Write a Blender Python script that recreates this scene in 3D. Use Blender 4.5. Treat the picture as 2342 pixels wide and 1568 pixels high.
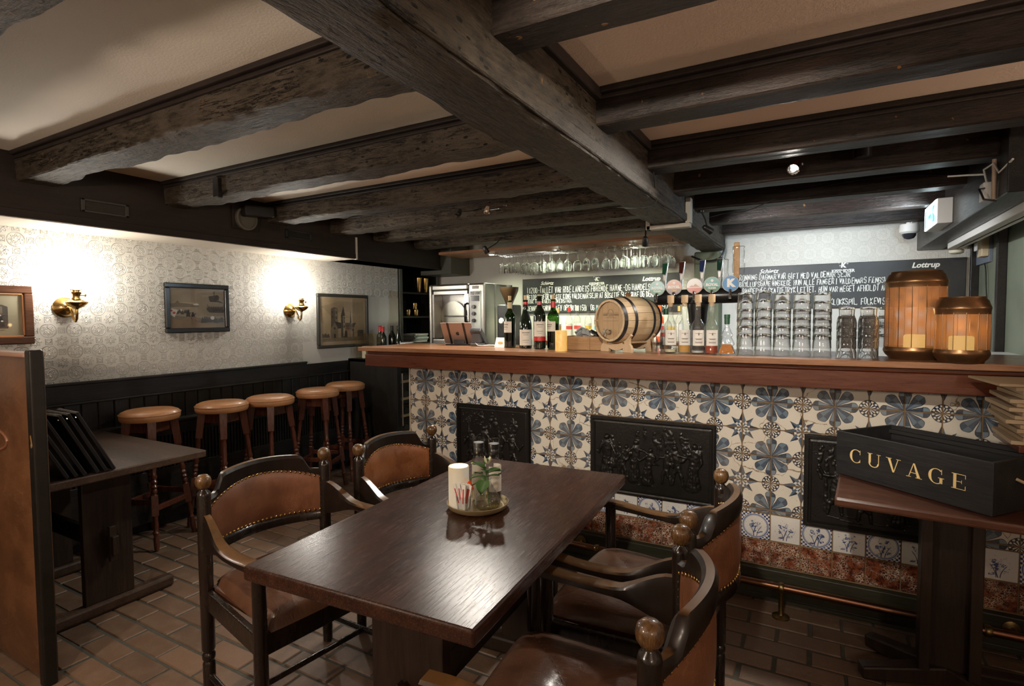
import bpy, bmesh, math, random
from math import sin, cos, pi, sqrt, atan2, radians, exp, floor
from mathutils import Vector, Matrix, noise
random.seed(7)
for o in list(bpy.data.objects): bpy.data.objects.remove(o)
sc = bpy.context.scene
col = sc.collection

# ------------------------------------------------------------------ camera
def make_camera():
    yaw, pit, rol, f = radians(-29.0894), radians(-2.657), radians(-0.3997), 1248.54
    fw = Vector((sin(yaw)*cos(pit), cos(yaw)*cos(pit), sin(pit)))
    r0 = Vector((cos(yaw), -sin(yaw), 0)); u0 = r0.cross(fw)
    rt = cos(rol)*r0 + sin(rol)*u0; up = -sin(rol)*r0 + cos(rol)*u0
    cd = bpy.data.cameras.new('camera'); cd.sensor_width = 36; cd.lens = f/2342*36
    cd.clip_start = .02; cd.clip_end = 60
    co = bpy.data.objects.new('camera', cd); col.objects.link(co)
    m = Matrix((rt, up, -fw)).transposed().to_4x4(); m.translation = Vector((0, 0, 1.4))
    co.matrix_world = m; sc.camera = co
make_camera()
# ------------------------------------------------------------------ world, exposure, lights
w = bpy.data.worlds.new('world'); sc.world = w; w.use_nodes = True
w.node_tree.nodes['Background'].inputs[0].default_value = (.9, .85, .78, 1)
w.node_tree.nodes['Background'].inputs[1].default_value = .05
sc.view_settings.view_transform = 'Standard'; sc.view_settings.look = 'None'
sc.view_settings.exposure = EXPO = 0.85; sc.view_settings.gamma = 1
sc.view_settings.use_curve_mapping = False
def spot(loc, target, energy, colr, size=75, blend=.7, rad=.03):
    l = bpy.data.lights.new('spot_light', 'SPOT'); l.energy = energy; l.color = colr
    l.spot_size = radians(size); l.spot_blend = blend; l.shadow_soft_size = rad
    o = bpy.data.objects.new('spot_light', l); col.objects.link(o); o.location = loc
    o.rotation_euler = (Vector(target)-Vector(loc)).to_track_quat('-Z', 'Y').to_euler(); return o
def point(loc, energy, colr, rad=.05):
    l = bpy.data.lights.new('point_light', 'POINT'); l.energy = energy; l.color = colr; l.shadow_soft_size = rad
    o = bpy.data.objects.new('point_light', l); col.objects.link(o); o.location = loc; return o
WARM = (1, .83, .62); NEUT = (1, .93, .82); COOL = (.62, .82, 1); GREENY = (.93, 1, .74)
SCONCE_E = 110; FILL_E = 175
sc.cycles.use_adaptive_sampling = True; sc.cycles.adaptive_threshold = .07
sc.cycles.max_bounces = 12; sc.cycles.diffuse_bounces = 3; sc.cycles.glossy_bounces = 4; sc.cycles.transmission_bounces = 12; sc.cycles.transparent_max_bounces = 24
sc.cycles.caustics_reflective = False; sc.cycles.caustics_refractive = False; sc.cycles.sample_clamp_indirect = 6
# bulbs of the spot lamps on the joists, then two added fill spots behind the viewer (their bodies are built further down)
LAMPS = [((-1.88,3.05,2.06), (-1.75,2.2,.7), 24, NEUT, 110), ((-2.09,3.03,2.06), (-2.2,2.1,0), 30, NEUT, 110),
         ((-.11,3.02,2.09), (-.75,1.3,.6), 40, NEUT, 100),
         ((-2.57,4.17,1.96), (-2.35,4.75,1.0), 40, GREENY, 85), ((-1.09,3.95,1.9), (-1.25,4.6,1.0), 40, NEUT, 85),
         ((-.60,3.74,1.93), (.25,4.6,1.3), 60, (.92,.96,1), 130),
         ((-1.9,.35,2.05), (-1.6,1.5,.2), 22, WARM, 120), ((-.2,.25,2.02), (-.6,3.0,1.3), 105, NEUT, 62)]
for a in LAMPS: spot(*a)
# downlights recessed in the glass rack shelf above the back counter
RACK_LAMPS = [(-2.93,4.85), (-2.2,4.85), (-1.45,4.85)]
for (x, y), e in zip(RACK_LAMPS, (22, 75, 75)): spot((x, y, 2.03), (x, y, 1), e, GREENY, 150, 1, .03)
# unseen bowl uplighters, added on the side wall to brighten the right ceiling fields
FILL_UPLIGHTS = [(2.05, .75, 1.72), (2.05, 1.55, 1.72), (2.05, 2.25, 1.72)]
for u in FILL_UPLIGHTS: spot(u, (u[0]-.9, u[1], u[2]+.42), 22, (1, .78, .62), 120, 1, .05)
EXIT_LIGHT = spot((.57, 4.19, 2.0), (-.4, 4.6, 1.9), 36, COOL, 170, 1, .06)

# ------------------------------------------------------------------ node expressions
class N:
    def __init__(s, nt, v): s.nt, s.v = nt, v
    def _op(s, op, *a):
        n = s.nt.nodes.new('ShaderNodeMath'); n.operation = op
        for i, x in enumerate((s,)+a):
            x = x.v if isinstance(x, N) else x
            if isinstance(x, (int, float)): n.inputs[i].default_value = x
            else: s.nt.links.new(x, n.inputs[i])
        return N(s.nt, n.outputs[0])
    def __add__(s, o): return s._op('ADD', o)
    __radd__ = __add__
    def __mul__(s, o): return s._op('MULTIPLY', o)
    __rmul__ = __mul__
    def __sub__(s, o): return s._op('SUBTRACT', o)
    def __rsub__(s, o): return N(s.nt, o)._op('SUBTRACT', s)
    def __truediv__(s, o): return s._op('DIVIDE', o)
    def __neg__(s): return s*-1
    def lt(s, o): return s._op('LESS_THAN', o)
    def gt(s, o): return s._op('GREATER_THAN', o)
    def mn(s, o): return s._op('MINIMUM', o)
    def mx(s, o): return s._op('MAXIMUM', o)
    def abs(s): return s._op('ABSOLUTE')
    def floor(s): return s._op('FLOOR')
    def fract(s): return s._op('FRACT')
    def sin(s): return s._op('SINE')
    def cos(s): return s._op('COSINE')
    def sqrt(s): return s._op('SQRT')
    def pow(s, o): return s._op('POWER', o)
    def mod(s, o): return s._op('FLOORED_MODULO', o)
    def atan2(s, o): return s._op('ARCTAN2', o)
    def clamp(s): return s.mx(0.).mn(1.)
    def sm(s, a, b):
        t = ((s-a)/(b-a)).clamp(); return t*t*(3-2*t)
    def ridge(s, w): return (1-s.abs()/w).clamp()

class Mat:
    """small wrapper round a Principled node tree"""
    def __init__(s, name):
        s.m = bpy.data.materials.new(name); s.m.use_nodes = True; s.nt = s.m.node_tree
        s.b = s.nt.nodes['Principled BSDF']; s.out = s.nt.nodes['Material Output']; s.L = s.nt.links
    def n(s, t): return s.nt.nodes.new(t)
    def coord(s, kind='Object'):
        if kind == 'World': v = s.n('ShaderNodeNewGeometry').outputs['Position']
        else: v = s.n('ShaderNodeTexCoord').outputs[kind]
        return v
    def xyz(s, kind='Object'):
        q = s.n('ShaderNodeSeparateXYZ'); s.L.new(s.coord(kind), q.inputs[0]); return [N(s.nt, q.outputs[i]) for i in range(3)]
    def nrm(s):
        q = s.n('ShaderNodeSeparateXYZ'); s.L.new(s.n('ShaderNodeTexCoord').outputs['Normal'], q.inputs[0]); return [N(s.nt, q.outputs[i]) for i in range(3)]
    def comb(s, x, y, z):
        q = s.n('ShaderNodeCombineXYZ')
        for i, v in enumerate((x, y, z)):
            v = v.v if isinstance(v, N) else v
            if isinstance(v, (int, float)): q.inputs[i].default_value = v
            else: s.L.new(v, q.inputs[i])
        return q.outputs[0]
    def rnd(s): return N(s.nt, s.n('ShaderNodeObjectInfo').outputs['Random'])
    def noise(s, scale=5, detail=4, rough=.55, stretch=(1,1,1), kind='Object', vec=None, dist=0):
        mp = s.n('ShaderNodeMapping'); mp.inputs['Scale'].default_value = stretch
        s.L.new(vec if vec is not None else s.coord(kind), mp.inputs[0])
        t = s.n('ShaderNodeTexNoise'); t.inputs['Scale'].default_value = scale; t.inputs['Detail'].default_value = detail
        t.inputs['Roughness'].default_value = rough; t.inputs['Distortion'].default_value = dist
        s.L.new(mp.outputs[0], t.inputs['Vector']); return N(s.nt, t.outputs['Fac'])
    def voro(s, scale, feature='F1', kind='Object', stretch=(1,1,1), out='Distance', vec=None):
        mp = s.n('ShaderNodeMapping'); mp.inputs['Scale'].default_value = stretch
        s.L.new(vec if vec is not None else s.coord(kind), mp.inputs[0])
        t = s.n('ShaderNodeTexVoronoi'); t.feature = feature; t.inputs['Scale'].default_value = scale
        s.L.new(mp.outputs[0], t.inputs['Vector']); return N(s.nt, t.outputs[out])
    def mix(s, f, a, b):
        q = s.n('ShaderNodeMix'); q.data_type = 'RGBA'; q.clamp_factor = True
        for k, v in ((0, f), (6, a), (7, b)):
            if isinstance(v, N): v = v.v
            if isinstance(v, (int, float)): q.inputs[k].default_value = v
            elif isinstance(v, tuple): q.inputs[k].default_value = (*v[:3], 1)
            else: s.L.new(v, q.inputs[k])
        return q.outputs[2]
    def set(s, color=None, rough=None, metal=None, bump=None, bd=.01, bs=.5, **kw):
        for k, v in (('Base Color', color), ('Roughness', rough), ('Metallic', metal)):
            if v is None: continue
            if isinstance(v, N): v = v.v
            if isinstance(v, tuple): s.b.inputs[k].default_value = (*v[:3], 1)
            elif isinstance(v, (int, float)): s.b.inputs[k].default_value = v
            else: s.L.new(v, s.b.inputs[k])
        for k, v in kw.items(): s.b.inputs[k.replace('_', ' ')].default_value = v
        if bump is not None:
            q = s.n('ShaderNodeBump'); q.inputs['Distance'].default_value = bd; q.inputs['Strength'].default_value = bs
            s.L.new(bump.v if isinstance(bump, N) else bump, q.inputs['Height']); s.L.new(q.outputs[0], s.b.inputs['Normal'])
        return s.m

MATS = {}
ORD = ('lowest', 'second', 'third', 'fourth', 'fifth', 'sixth', 'seventh', 'eighth', 'ninth', 'tenth', 'eleventh', 'twelfth', 'thirteenth', 'fourteenth')
def plain(name, c, r=.5, metal=0, **kw):
    if name not in MATS: MATS[name] = Mat(name).set(c, r, metal, **kw)
    return MATS[name]
def emit(name, c, e):
    m = Mat(name); m.set((.02,.02,.02), .5); m.b.inputs['Emission Color'].default_value = (*c, 1); m.b.inputs['Emission Strength'].default_value = e
    return m.m
def glass(name, tint=(1,1,1), refl=1.0, rough=.03, bump=0, base=.03, edge=.45, white_lift=0, streak=(1,1,1)):
    """thin clear glass: see-through, darker and more mirror-like towards the edges"""
    m = Mat(name); tr = m.n('ShaderNodeBsdfTransparent')
    gl = m.n('ShaderNodeBsdfGlossy'); gl.inputs['Roughness'].default_value = rough
    lw = m.n('ShaderNodeLayerWeight'); lw.inputs[0].default_value = .35; fc = N(m.nt, lw.outputs['Facing'])
    m.L.new(m.mix(fc.pow(3.)*edge*1.2, tint, tuple(x*.12 for x in tint)), tr.inputs[0])  # dark rim put into the tint to stand for refraction
    fac = (fc.pow(2.2)*.75*refl+base).clamp()
    if bump:
        nz = m.noise(bump, 2, stretch=streak); q = m.n('ShaderNodeBump'); q.inputs['Strength'].default_value = .8; q.inputs['Distance'].default_value = .012
        m.L.new(nz.v, q.inputs['Height']); m.L.new(q.outputs[0], gl.inputs['Normal']); m.L.new(q.outputs[0], lw.inputs['Normal'])
    mx = m.n('ShaderNodeMixShader'); m.L.new(fac.v, mx.inputs[0]); m.L.new(tr.outputs[0], mx.inputs[1]); m.L.new(gl.outputs[0], mx.inputs[2]); res = mx
    if white_lift:  # white diffuse share stands for bright light the glass would refract
        df = m.n('ShaderNodeBsdfDiffuse'); df.inputs[0].default_value = (.8,.82,.8,1); res = m.n('ShaderNodeMixShader'); res.inputs[0].default_value = white_lift
        m.L.new(mx.outputs[0], res.inputs[1]); m.L.new(df.outputs[0], res.inputs[2])
    m.L.new(res.outputs[0], m.out.inputs[0]); return m.m
def solid_glass(name, c=(1,1,1), ior=1.45, bump=0, white_lift=0, streak=(1,1,1)):
    m = Mat(name); g = m.n('ShaderNodeBsdfGlass'); g.inputs['Color'].default_value = (*c, 1); g.inputs['IOR'].default_value = ior; g.inputs['Roughness'].default_value = 0; res = g
    if bump:
        nz = m.noise(bump, 2, stretch=streak); q = m.n('ShaderNodeBump'); q.inputs['Strength'].default_value = .7; q.inputs['Distance'].default_value = .008
        m.L.new(nz.v, q.inputs['Height']); m.L.new(q.outputs[0], g.inputs['Normal'])
    if white_lift:  # diffuse white mixed in to brighten the glass
        df = m.n('ShaderNodeBsdfDiffuse'); df.inputs[0].default_value = (.85,.87,.86,1); res = m.n('ShaderNodeMixShader'); res.inputs[0].default_value = white_lift
        m.L.new(g.outputs[0], res.inputs[1]); m.L.new(df.outputs[0], res.inputs[2])
    m.L.new(res.outputs[0], m.out.inputs[0]); return m.m
def wood(name, a, b, axis=0, scale=6, rough=.4, bump=.3, bd=.004, streak=14, wear=None, kind='Object', coat=0, wearw=.5, spec=.3):
    m = Mat(name); st = [streak]*3; st[axis] = 1
    n1 = m.noise(scale, 5, .6, tuple(x/streak*3 if x == streak else .35 for x in st), kind)
    n2 = m.noise(scale*2, 4, .65, tuple(x if x == streak else 1 for x in st), kind)
    f = (n1*.6+n2*.55-.1)
    c = m.mix(f.sm(.3, .75), a, b)
    if wear:
        nz = m.nrm()[2]; n3 = m.noise(30, 3, .6, kind=kind)
        c = m.mix(((nz-.72)*4+(n3-.5)*1.2).clamp()*wearw*2, c, wear)
    return m.set(c, (n2*.25+rough-.12), bump=n2*.7+n1*.3, bd=bd, bs=bump, Coat_Weight=coat, Coat_Roughness=.15, Specular_IOR_Level=spec)

# ------------------------------------------------------------------ mesh builder
class MB:
    def __init__(s): s.v, s.f, s.m = [], [], []
    def add(s, vs, fs, mi=0):
        o = len(s.v); s.v += [tuple(x) for x in vs]; s.f += [tuple(i+o for i in f) for f in fs]; s.m += [mi]*len(fs); return s
    def box(s, x0, x1, y0, y1, z0, z1, mi=0, M=None):
        vs = [Vector((x, y, z)) for z in (z0, z1) for y in (y0, y1) for x in (x0, x1)]
        if M is not None: vs = [M @ v for v in vs]
        return s.add(vs, [(0,2,3,1), (4,5,7,6), (0,1,5,4), (2,6,7,3), (0,4,6,2), (1,3,7,5)], mi)
    def bar(s, p, q, w, h=None, mi=0, up=(0,0,1), w2=None, h2=None):
        """rectangular bar from p to q"""
        p, q = Vector(p), Vector(q); h = h or w; w2 = w2 or w; h2 = h2 or h
        d = (q-p).normalized(); u = Vector(up)
        if abs(d.dot(u)) > .98: u = Vector((0, 1, 0))
        a = d.cross(u).normalized(); b = a.cross(d)
        vs = [p+a*i*w/2+b*j*h/2 for i, j in ((-1,-1), (1,-1), (1,1), (-1,1))]+[q+a*i*w2/2+b*j*h2/2 for i, j in ((-1,-1), (1,-1), (1,1), (-1,1))]
        return s.add(vs, [(0,1,2,3), (7,6,5,4), (0,4,5,1), (1,5,6,2), (2,6,7,3), (3,7,4,0)], mi)
    def loft(s, rings, mi=0, close=True, cap=True):
        n = len(rings[0]); vs = [p for r in rings for p in r]; fs = []
        for i in range(len(rings)-1):
            for j in range(n if close else n-1):
                k = (j+1) % n; fs.append((i*n+j, i*n+k, (i+1)*n+k, (i+1)*n+j))
        if cap and close: fs += [tuple(range(n-1, -1, -1)), tuple((len(rings)-1)*n+j for j in range(n))]
        return s.add(vs, fs, mi)
    def lathe(s, prof, n=24, c=(0,0,0), M=None, mi=0, cap=True, sx=1, sy=1):
        M = M or Matrix.Translation(c); rings = []
        for r, z in prof: rings.append([M @ Vector((max(r, 1e-4)*cos(2*pi*k/n)*sx, max(r, 1e-4)*sin(2*pi*k/n)*sy, z)) for k in range(n)])
        return s.loft(rings, mi, True, cap)
    def along(s, p, q, prof, n=12, mi=0):
        """lathe along the segment p-q; profile of (radius, fraction)"""
        p, q = Vector(p), Vector(q); d = q-p; M = Matrix.Translation(p) @ d.to_track_quat('Z', 'Y').to_matrix().to_4x4()
        return s.lathe([(r, f*d.length) for r, f in prof], n, M=M, mi=mi)
    def tube(s, pts, r, n=8, mi=0, cap=True):
        pts = [Vector(p) for p in pts]; rings = []; prev = None
        for i, p in enumerate(pts):
            d = (pts[min(i+1, len(pts)-1)]-pts[max(i-1, 0)]).normalized()
            if prev is None:
                u = Vector((0, 0, 1)) if abs(d.z) < .9 else Vector((1, 0, 0)); a = d.cross(u).normalized()
            else: a = (prev-d*prev.dot(d)).normalized()
            prev = a; b = d.cross(a); rr = r[i] if isinstance(r, (list, tuple)) else r
            rings.append([p+(a*cos(2*pi*k/n)+b*sin(2*pi*k/n))*rr for k in range(n)])
        return s.loft(rings, mi, True, cap)
    def prism(s, poly, d0, d1, f, mi=0):
        """extrude polygon (2D list); f(u,v,d) -> 3D"""
        n = len(poly); vs = [f(u, v, d0) for u, v in poly]+[f(u, v, d1) for u, v in poly]
        fs = [tuple(range(n-1, -1, -1)), tuple(range(n, 2*n))]+[(i, (i+1) % n, n+(i+1) % n, n+i) for i in range(n)]
        return s.add(vs, fs, mi)
    def grid(s, fn, nu, nv, mi=0):
        vs = [fn(i/nu, j/nv) for j in range(nv+1) for i in range(nu+1)]
        return s.add(vs, [(j*(nu+1)+i, j*(nu+1)+i+1, (j+1)*(nu+1)+i+1, (j+1)*(nu+1)+i) for j in range(nv) for i in range(nu)], mi)
    def slab(s, fn, nu, nv, off, mi=0):
        """closed slab: grid fn and the same grid moved by off"""
        off = Vector(off); a = [[Vector(fn(i/nu, j/nv)) for i in range(nu+1)] for j in range(nv+1)]
        n = (nu+1)*(nv+1); vs = [p for r in a for p in r]+[p+off for r in a for p in r]; w = nu+1; fs = []
        for j in range(nv):
            for i in range(nu):
                q = (j*w+i, j*w+i+1, (j+1)*w+i+1, (j+1)*w+i); fs += [q, tuple(n+k for k in reversed(q))]
        bd = [i for i in range(w)]+[j*w+nu for j in range(1, nv+1)]+[nv*w+i for i in range(nu-1, -1, -1)]+[j*w for j in range(nv-1, 0, -1)]
        for k in range(len(bd)): i, j = bd[k], bd[(k+1) % len(bd)]; fs.append((j, i, n+i, n+j))
        return s.add(vs, fs, mi)
    def build(s, name, mat, parent=None, smooth=None, bevel=0, seg=2, fix=True, loc=None):
        me = bpy.data.meshes.new(name); me.from_pydata(s.v, [], s.f); ms = mat if isinstance(mat, (list, tuple)) else [mat]
        for m in ms: me.materials.append(m)
        if len(ms) > 1: me.polygons.foreach_set('material_index', s.m)
        if fix:
            b = bmesh.new(); b.from_mesh(me); bmesh.ops.recalc_face_normals(b, faces=b.faces); b.to_mesh(me); b.free()
        if smooth is not None:
            me.polygons.foreach_set('use_smooth', [True]*len(me.polygons)); me.set_sharp_from_angle(angle=radians(smooth))
        me.update()
        return place(name, me, parent, bevel, seg, loc)
def place(name, me, parent=None, bevel=0, seg=2, loc=None):
    o = bpy.data.objects.new(name, me); col.objects.link(o)
    if parent is not None: o.parent = parent
    if loc is not None: o.location = loc
    if bevel:
        m = o.modifiers.new('bevel', 'BEVEL'); m.width = bevel; m.segments = seg; m.limit_method = 'ANGLE'; m.angle_limit = radians(40)
    return o
def tag(o, label, cat, group=None):
    o['label'] = label; o['category'] = cat
    if group: o['group'] = group
    return o
def struct(o): o['kind'] = 'structure'; return o
def thing(name, label, cat, loc=(0,0,0), rz=0, group=None):
    o = bpy.data.objects.new(name, None); o.empty_display_size = .05; col.objects.link(o); o.location = loc; o.rotation_euler = (0, 0, rz)
    return tag(o, label, cat, group)
def kids(o): return [c for c in bpy.data.objects if c.parent == o]
def clone(o, loc, rz=0, label=None, parent=None):
    c = o.copy(); col.objects.link(c); c.parent = parent
    if parent is None:
        c.location = loc; c.rotation_euler = (0, 0, rz)
        if label: c['label'] = label
    for k in o.children: clone(k, None, 0, None, c)
    return c
_fc = {}
def text_mesh(s, size=1, shear=0, align='CENTER', bold=0, extrude=0):
    k = (s, size, shear, align, bold, extrude)
    if k not in _fc:
        cu = bpy.data.curves.new('lettering', 'FONT'); cu.body = s; cu.size = size; cu.shear = shear; cu.align_x = align; cu.align_y = 'CENTER'
        cu.offset = bold; cu.extrude = extrude; cu.resolution_u = 3
        o = bpy.data.objects.new('lettering', cu); col.objects.link(o); bpy.context.view_layer.update()
        dg = bpy.context.evaluated_depsgraph_get(); me = bpy.data.meshes.new_from_object(o.evaluated_get(dg))
        bpy.data.objects.remove(o); _fc[k] = me
    return _fc[k]
def text(s, size, mat, parent, M, shear=0, align='CENTER', bold=0, extrude=0, name='lettering'):
    me = text_mesh(s, size, shear, align, bold, extrude).copy(); me.materials.clear(); me.materials.append(mat)
    o = place(name, me, parent); o.matrix_local = M; return o
# text planes: facing -Y (read from the camera side), facing +X
def face_mY(x, y, z): return Matrix.Translation((x, y, z)) @ Matrix.Rotation(pi/2, 4, 'X')
def face_pX(x, y, z): return Matrix.Translation((x, y, z)) @ Matrix.Rotation(pi/2, 4, 'Z') @ Matrix.Rotation(pi/2, 4, 'X')
# hand-drawn capitals for the chalk boards: strokes on a 4 x 6 grid
FONT = {k: [[(int(p[0]), int(p[1])) for p in st.split('-')] for st in v.split('|')] for k, v in {
 'A':'00-26-40|12-32','B':'00-06-26-35-34-23-03|23-42-41-30-00','C':'45-36-16-05-01-10-30-41','D':'00-06-26-44-42-20-00','E':'46-06-00-40|03-33',
 'F':'46-06-00|03-33','G':'45-36-16-05-01-10-30-41-43-23','H':'00-06|40-46|03-43','I':'20-26','J':'46-41-30-10-01','K':'00-06|46-03-40','L':'06-00-40',
 'M':'00-06-22-46-40','N':'00-06-40-46','O':'16-05-01-10-30-41-45-36-16','P':'00-06-36-45-44-33-03','R':'00-06-36-45-44-33-03|23-40',
 'S':'45-36-16-05-04-13-33-42-41-30-10-01','T':'06-46|26-20','U':'06-01-10-30-41-46','V':'06-20-46','W':'06-10-23-30-46','Y':'06-23-46|23-20',
 'Z':'06-46-00-40','Æ':'00-26-46|26-20-40|02-22|23-33','Ø':'16-05-01-10-30-41-45-36-16|00-46','0':'16-05-01-10-30-41-45-36-16','1':'14-26-20',
 '2':'05-16-36-45-44-00-40','5':'46-06-03-33-42-41-30-10-01','7':'06-46-10','8':'13-04-05-16-36-45-44-33-13-02-01-10-30-41-42-33','9':'43-13-04-05-16-36-45-42-30-10',
 '-':'13-33','.':'20-21',',':'21-10'}.items()}
def chalk(s, x, z, h, width, mb, slope=0, thick=.006, seed=0):
    """write s as chalk strokes into mb on the plane y=0, fitted to the given width"""
    r = random.Random(seed); adv = [(.55 if ch in ' ' else .6 if ch in 'I1.,' else 1.0) for ch in s]; tot = sum(adv); cw = width/tot
    cx = 0
    for ch, a in zip(s, adv):
        if ch in FONT:
            jx, jz, sh, hh = r.uniform(-.1, .1)*cw, r.uniform(-.06, .06)*h, r.uniform(-.1, .15), h*r.uniform(.9, 1.12)
            gw = cw*.64
            for st in FONT[ch]:
                pts = []
                for px, pz in st:
                    u = (px-2 if ch in 'I1.,' else px)/4*gw; vz = pz/6*hh
                    pts.append((x+cx*cw+jx+u+sh*vz*.4+r.uniform(-.04, .04)*cw, z+jz+vz+(cx*cw)*slope+r.uniform(-.03, .03)*h))
                for (ax, az), (bx, bz) in zip(pts, pts[1:]):
                    d = Vector((bx-ax, bz-az)); l = d.length or 1e-4; d /= l; e = thick*r.uniform(.38, .55); t = thick*.25
                    ax2, az2, bx2, bz2 = ax-d.x*t, az-d.y*t, bx+d.x*t, bz+d.y*t
                    mb.add([(ax2-d.y*e, 0, az2+d.x*e), (ax2+d.y*e, 0, az2-d.x*e), (bx2+d.y*e, 0, bz2-d.x*e), (bx2-d.y*e, 0, bz2+d.x*e)], [(0,1,2,3)])
        cx += a
# ------------------------------------------------------------------ materials
def m_wallpaper():
    m = Mat('embossed_wallpaper'); x, y, z = m.xyz('World'); p = .128
    u, v = (y+x.gt(-3.9)*x)/p, z/p
    def med(du, dv, ring):
        a, b = (u+du).fract()-.5, (v+dv).fract()-.5
        r = (a*a+b*b).sqrt(); t = a.atan2(b)
        star = r-(.19+.045*(t*8).cos()); h = star.ridge(.03)*.8
        h = h + (r-(.10+.03*(t*4).cos())).ridge(.028)*.7 + ((t*8).cos()*.5+.5)*r.sm(.05, .1)*(1-r.sm(.16, .2))*.5
        if ring: h = h+(r-.315).ridge(.018)+(r-.285).ridge(.014)*.6
        return h
    def sq(du, dv):
        a, b = ((u+du).fract()-.5).abs(), ((v+dv).fract()-.5).abs(); e = a.mx(b); r = (a*a+b*b).sqrt()
        return (e-.125).ridge(.016)+(e-.10).ridge(.012)*.5+(r-.07).ridge(.02)*.8
    h = med(0, 0, True)+med(.5, .5, False)+sq(.5, 0)+sq(0, .5)
    flat = (y.gt(3.28)*z.lt(1.20)).mx(y.gt(4.09)*z.lt(1.62)).mx(y.gt(5.0)*x.lt(-1.2))
    fine = m.noise(260, 3, .6, kind='World')
    hh = h*(1-flat)*(1-.75*x.gt(-3.9))+fine*.25
    n = m.noise(2.2, 4, .6, kind='World')
    c = m.mix(n.sm(.3, .75), (.49, .47, .415), (.56, .54, .48))
    return m.set(c, .55, bump=hh, bd=.006, bs=.85)
def m_plaster(name, a, b):
    m = Mat(name); n = m.noise(1.6, 5, .6, kind='World'); f = m.noise(120, 3, .6, kind='World')
    return m.set(m.mix(n.sm(.3, .7), a, b), .75, bump=f*.5+n, bd=.006, bs=.4)
def m_tile():
    """painted tile: rosettes, roundels and stars that meet across the joints"""
    m = Mat('painted_tile'); x, y, z = m.xyz('World'); T = .1325
    wob = m.noise(9, 3, kind='World')
    u = (x+2.30)/T+(wob-.5)*.09; v = (z-.976)/T+(m.noise(11, 3, kind='World', stretch=(1.3,1,.8))-.5)*.09
    def polar(du, dv):
        a = (u+du+1).mod(2.)-1; b = (v+dv+1).mod(2.)-1
        return (a*a+b*b).sqrt(), a.atan2(b)
    WHITE, NAVY, MID, PALE = (.62,.575,.49), (.016,.026,.050), (.065,.100,.150), (.155,.210,.255)
    brush = m.noise(40, 3, .7, kind='World', stretch=(1,1,3))
    # rosette
    r, t = polar(0, 0); k = t/(2*pi/8)+.5; a = (k.fract()-.5)*(2*pi/8); kk = k.floor()
    px, py = r*a.cos(), r*a.sin(); left = py.gt(0.)
    halfw = (px*.335).mn(.168)*(1-((px-.56)/.15).clamp().pow(2.4))
    inp = py.abs().lt(halfw)*px.lt(.71)*px.gt(.04); outer = px.gt(.50)
    alt = (kk+left).mod(2.)
    shade = (outer-left).abs()
    edge = (py.abs()-halfw).abs().lt(.012)*px.lt(.7)
    c = m.mix(left, NAVY, PALE); c = m.mix(outer, c, m.mix(left, PALE, NAVY))
    c = m.mix((kk.mod(2.))*.45, c, MID)
    col = m.mix(inp, WHITE, m.mix((brush-.35)*.9, c, PALE)); col = m.mix(edge*.9, col, NAVY)
    # star
    r, t = polar(1, 1); k = t/(2*pi/8)+.5; a = (k.fract()-.5)*(2*pi/8); kk = k.floor().mod(2.)
    px, py = r*a.cos(), r*a.sin(); L = .64-.08*kk
    ins = py.abs().lt((L-px)*.33)*px.gt(.26)*py.abs().lt(px*.42)
    ring = (r.lt(.33)); ck = ((t/(2*pi/16)).floor().mod(2.)-(r.gt(.19))).abs()
    col = m.mix(ring, col, m.mix(ck, WHITE, MID))
    col = m.mix(ins, col, m.mix(py.gt(0.), NAVY, m.mix((brush-.3)*.8, MID, PALE)))
    # roundels
    for d in ((1, 0), (0, 1)):
        r, t = polar(*d); s1 = (t/(2*pi/24)).floor().mod(2.); s2 = (t/(2*pi/24)+.0).floor().mod(2.)
        ck = s1*r.lt(.205)*r.gt(.03)+(1-s2)*r.gt(.205)*r.lt(.285)
        dsk = r.lt(.30); ol = (r-.292).abs().lt(.014).mx((r-.205).abs().lt(.01))
        col = m.mix(dsk, col, m.mix(ck.mx(ol), WHITE, NAVY))
    # craze and chips
    ed = m.voro(5.5, 'DISTANCE_TO_EDGE', 'World', vec=m.comb(x+(wob-.5)*.2, 0., z*1.1+(brush-.5)*.02))
    crack = ed.lt(.007)*m.noise(2.5, 2, kind='World').gt(.52)
    col = m.mix(crack*.8, col, (.16,.09,.035))
    pit = m.noise(150, 2, kind='World').gt(.70); col = m.mix(pit*.6, col, (.2,.13,.07))
    dirt = m.noise(3, 5, .65, kind='World'); col = m.mix(dirt.sm(.5, .8)*.35, col, (.30,.21,.12))
    tone = m.rnd(); col = m.mix(tone*.18, col, (.42,.34,.24))
    return m.set(col, .18, bump=m.noise(60, 3, kind='World')-crack*2, bd=.002, bs=.5)
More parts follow.
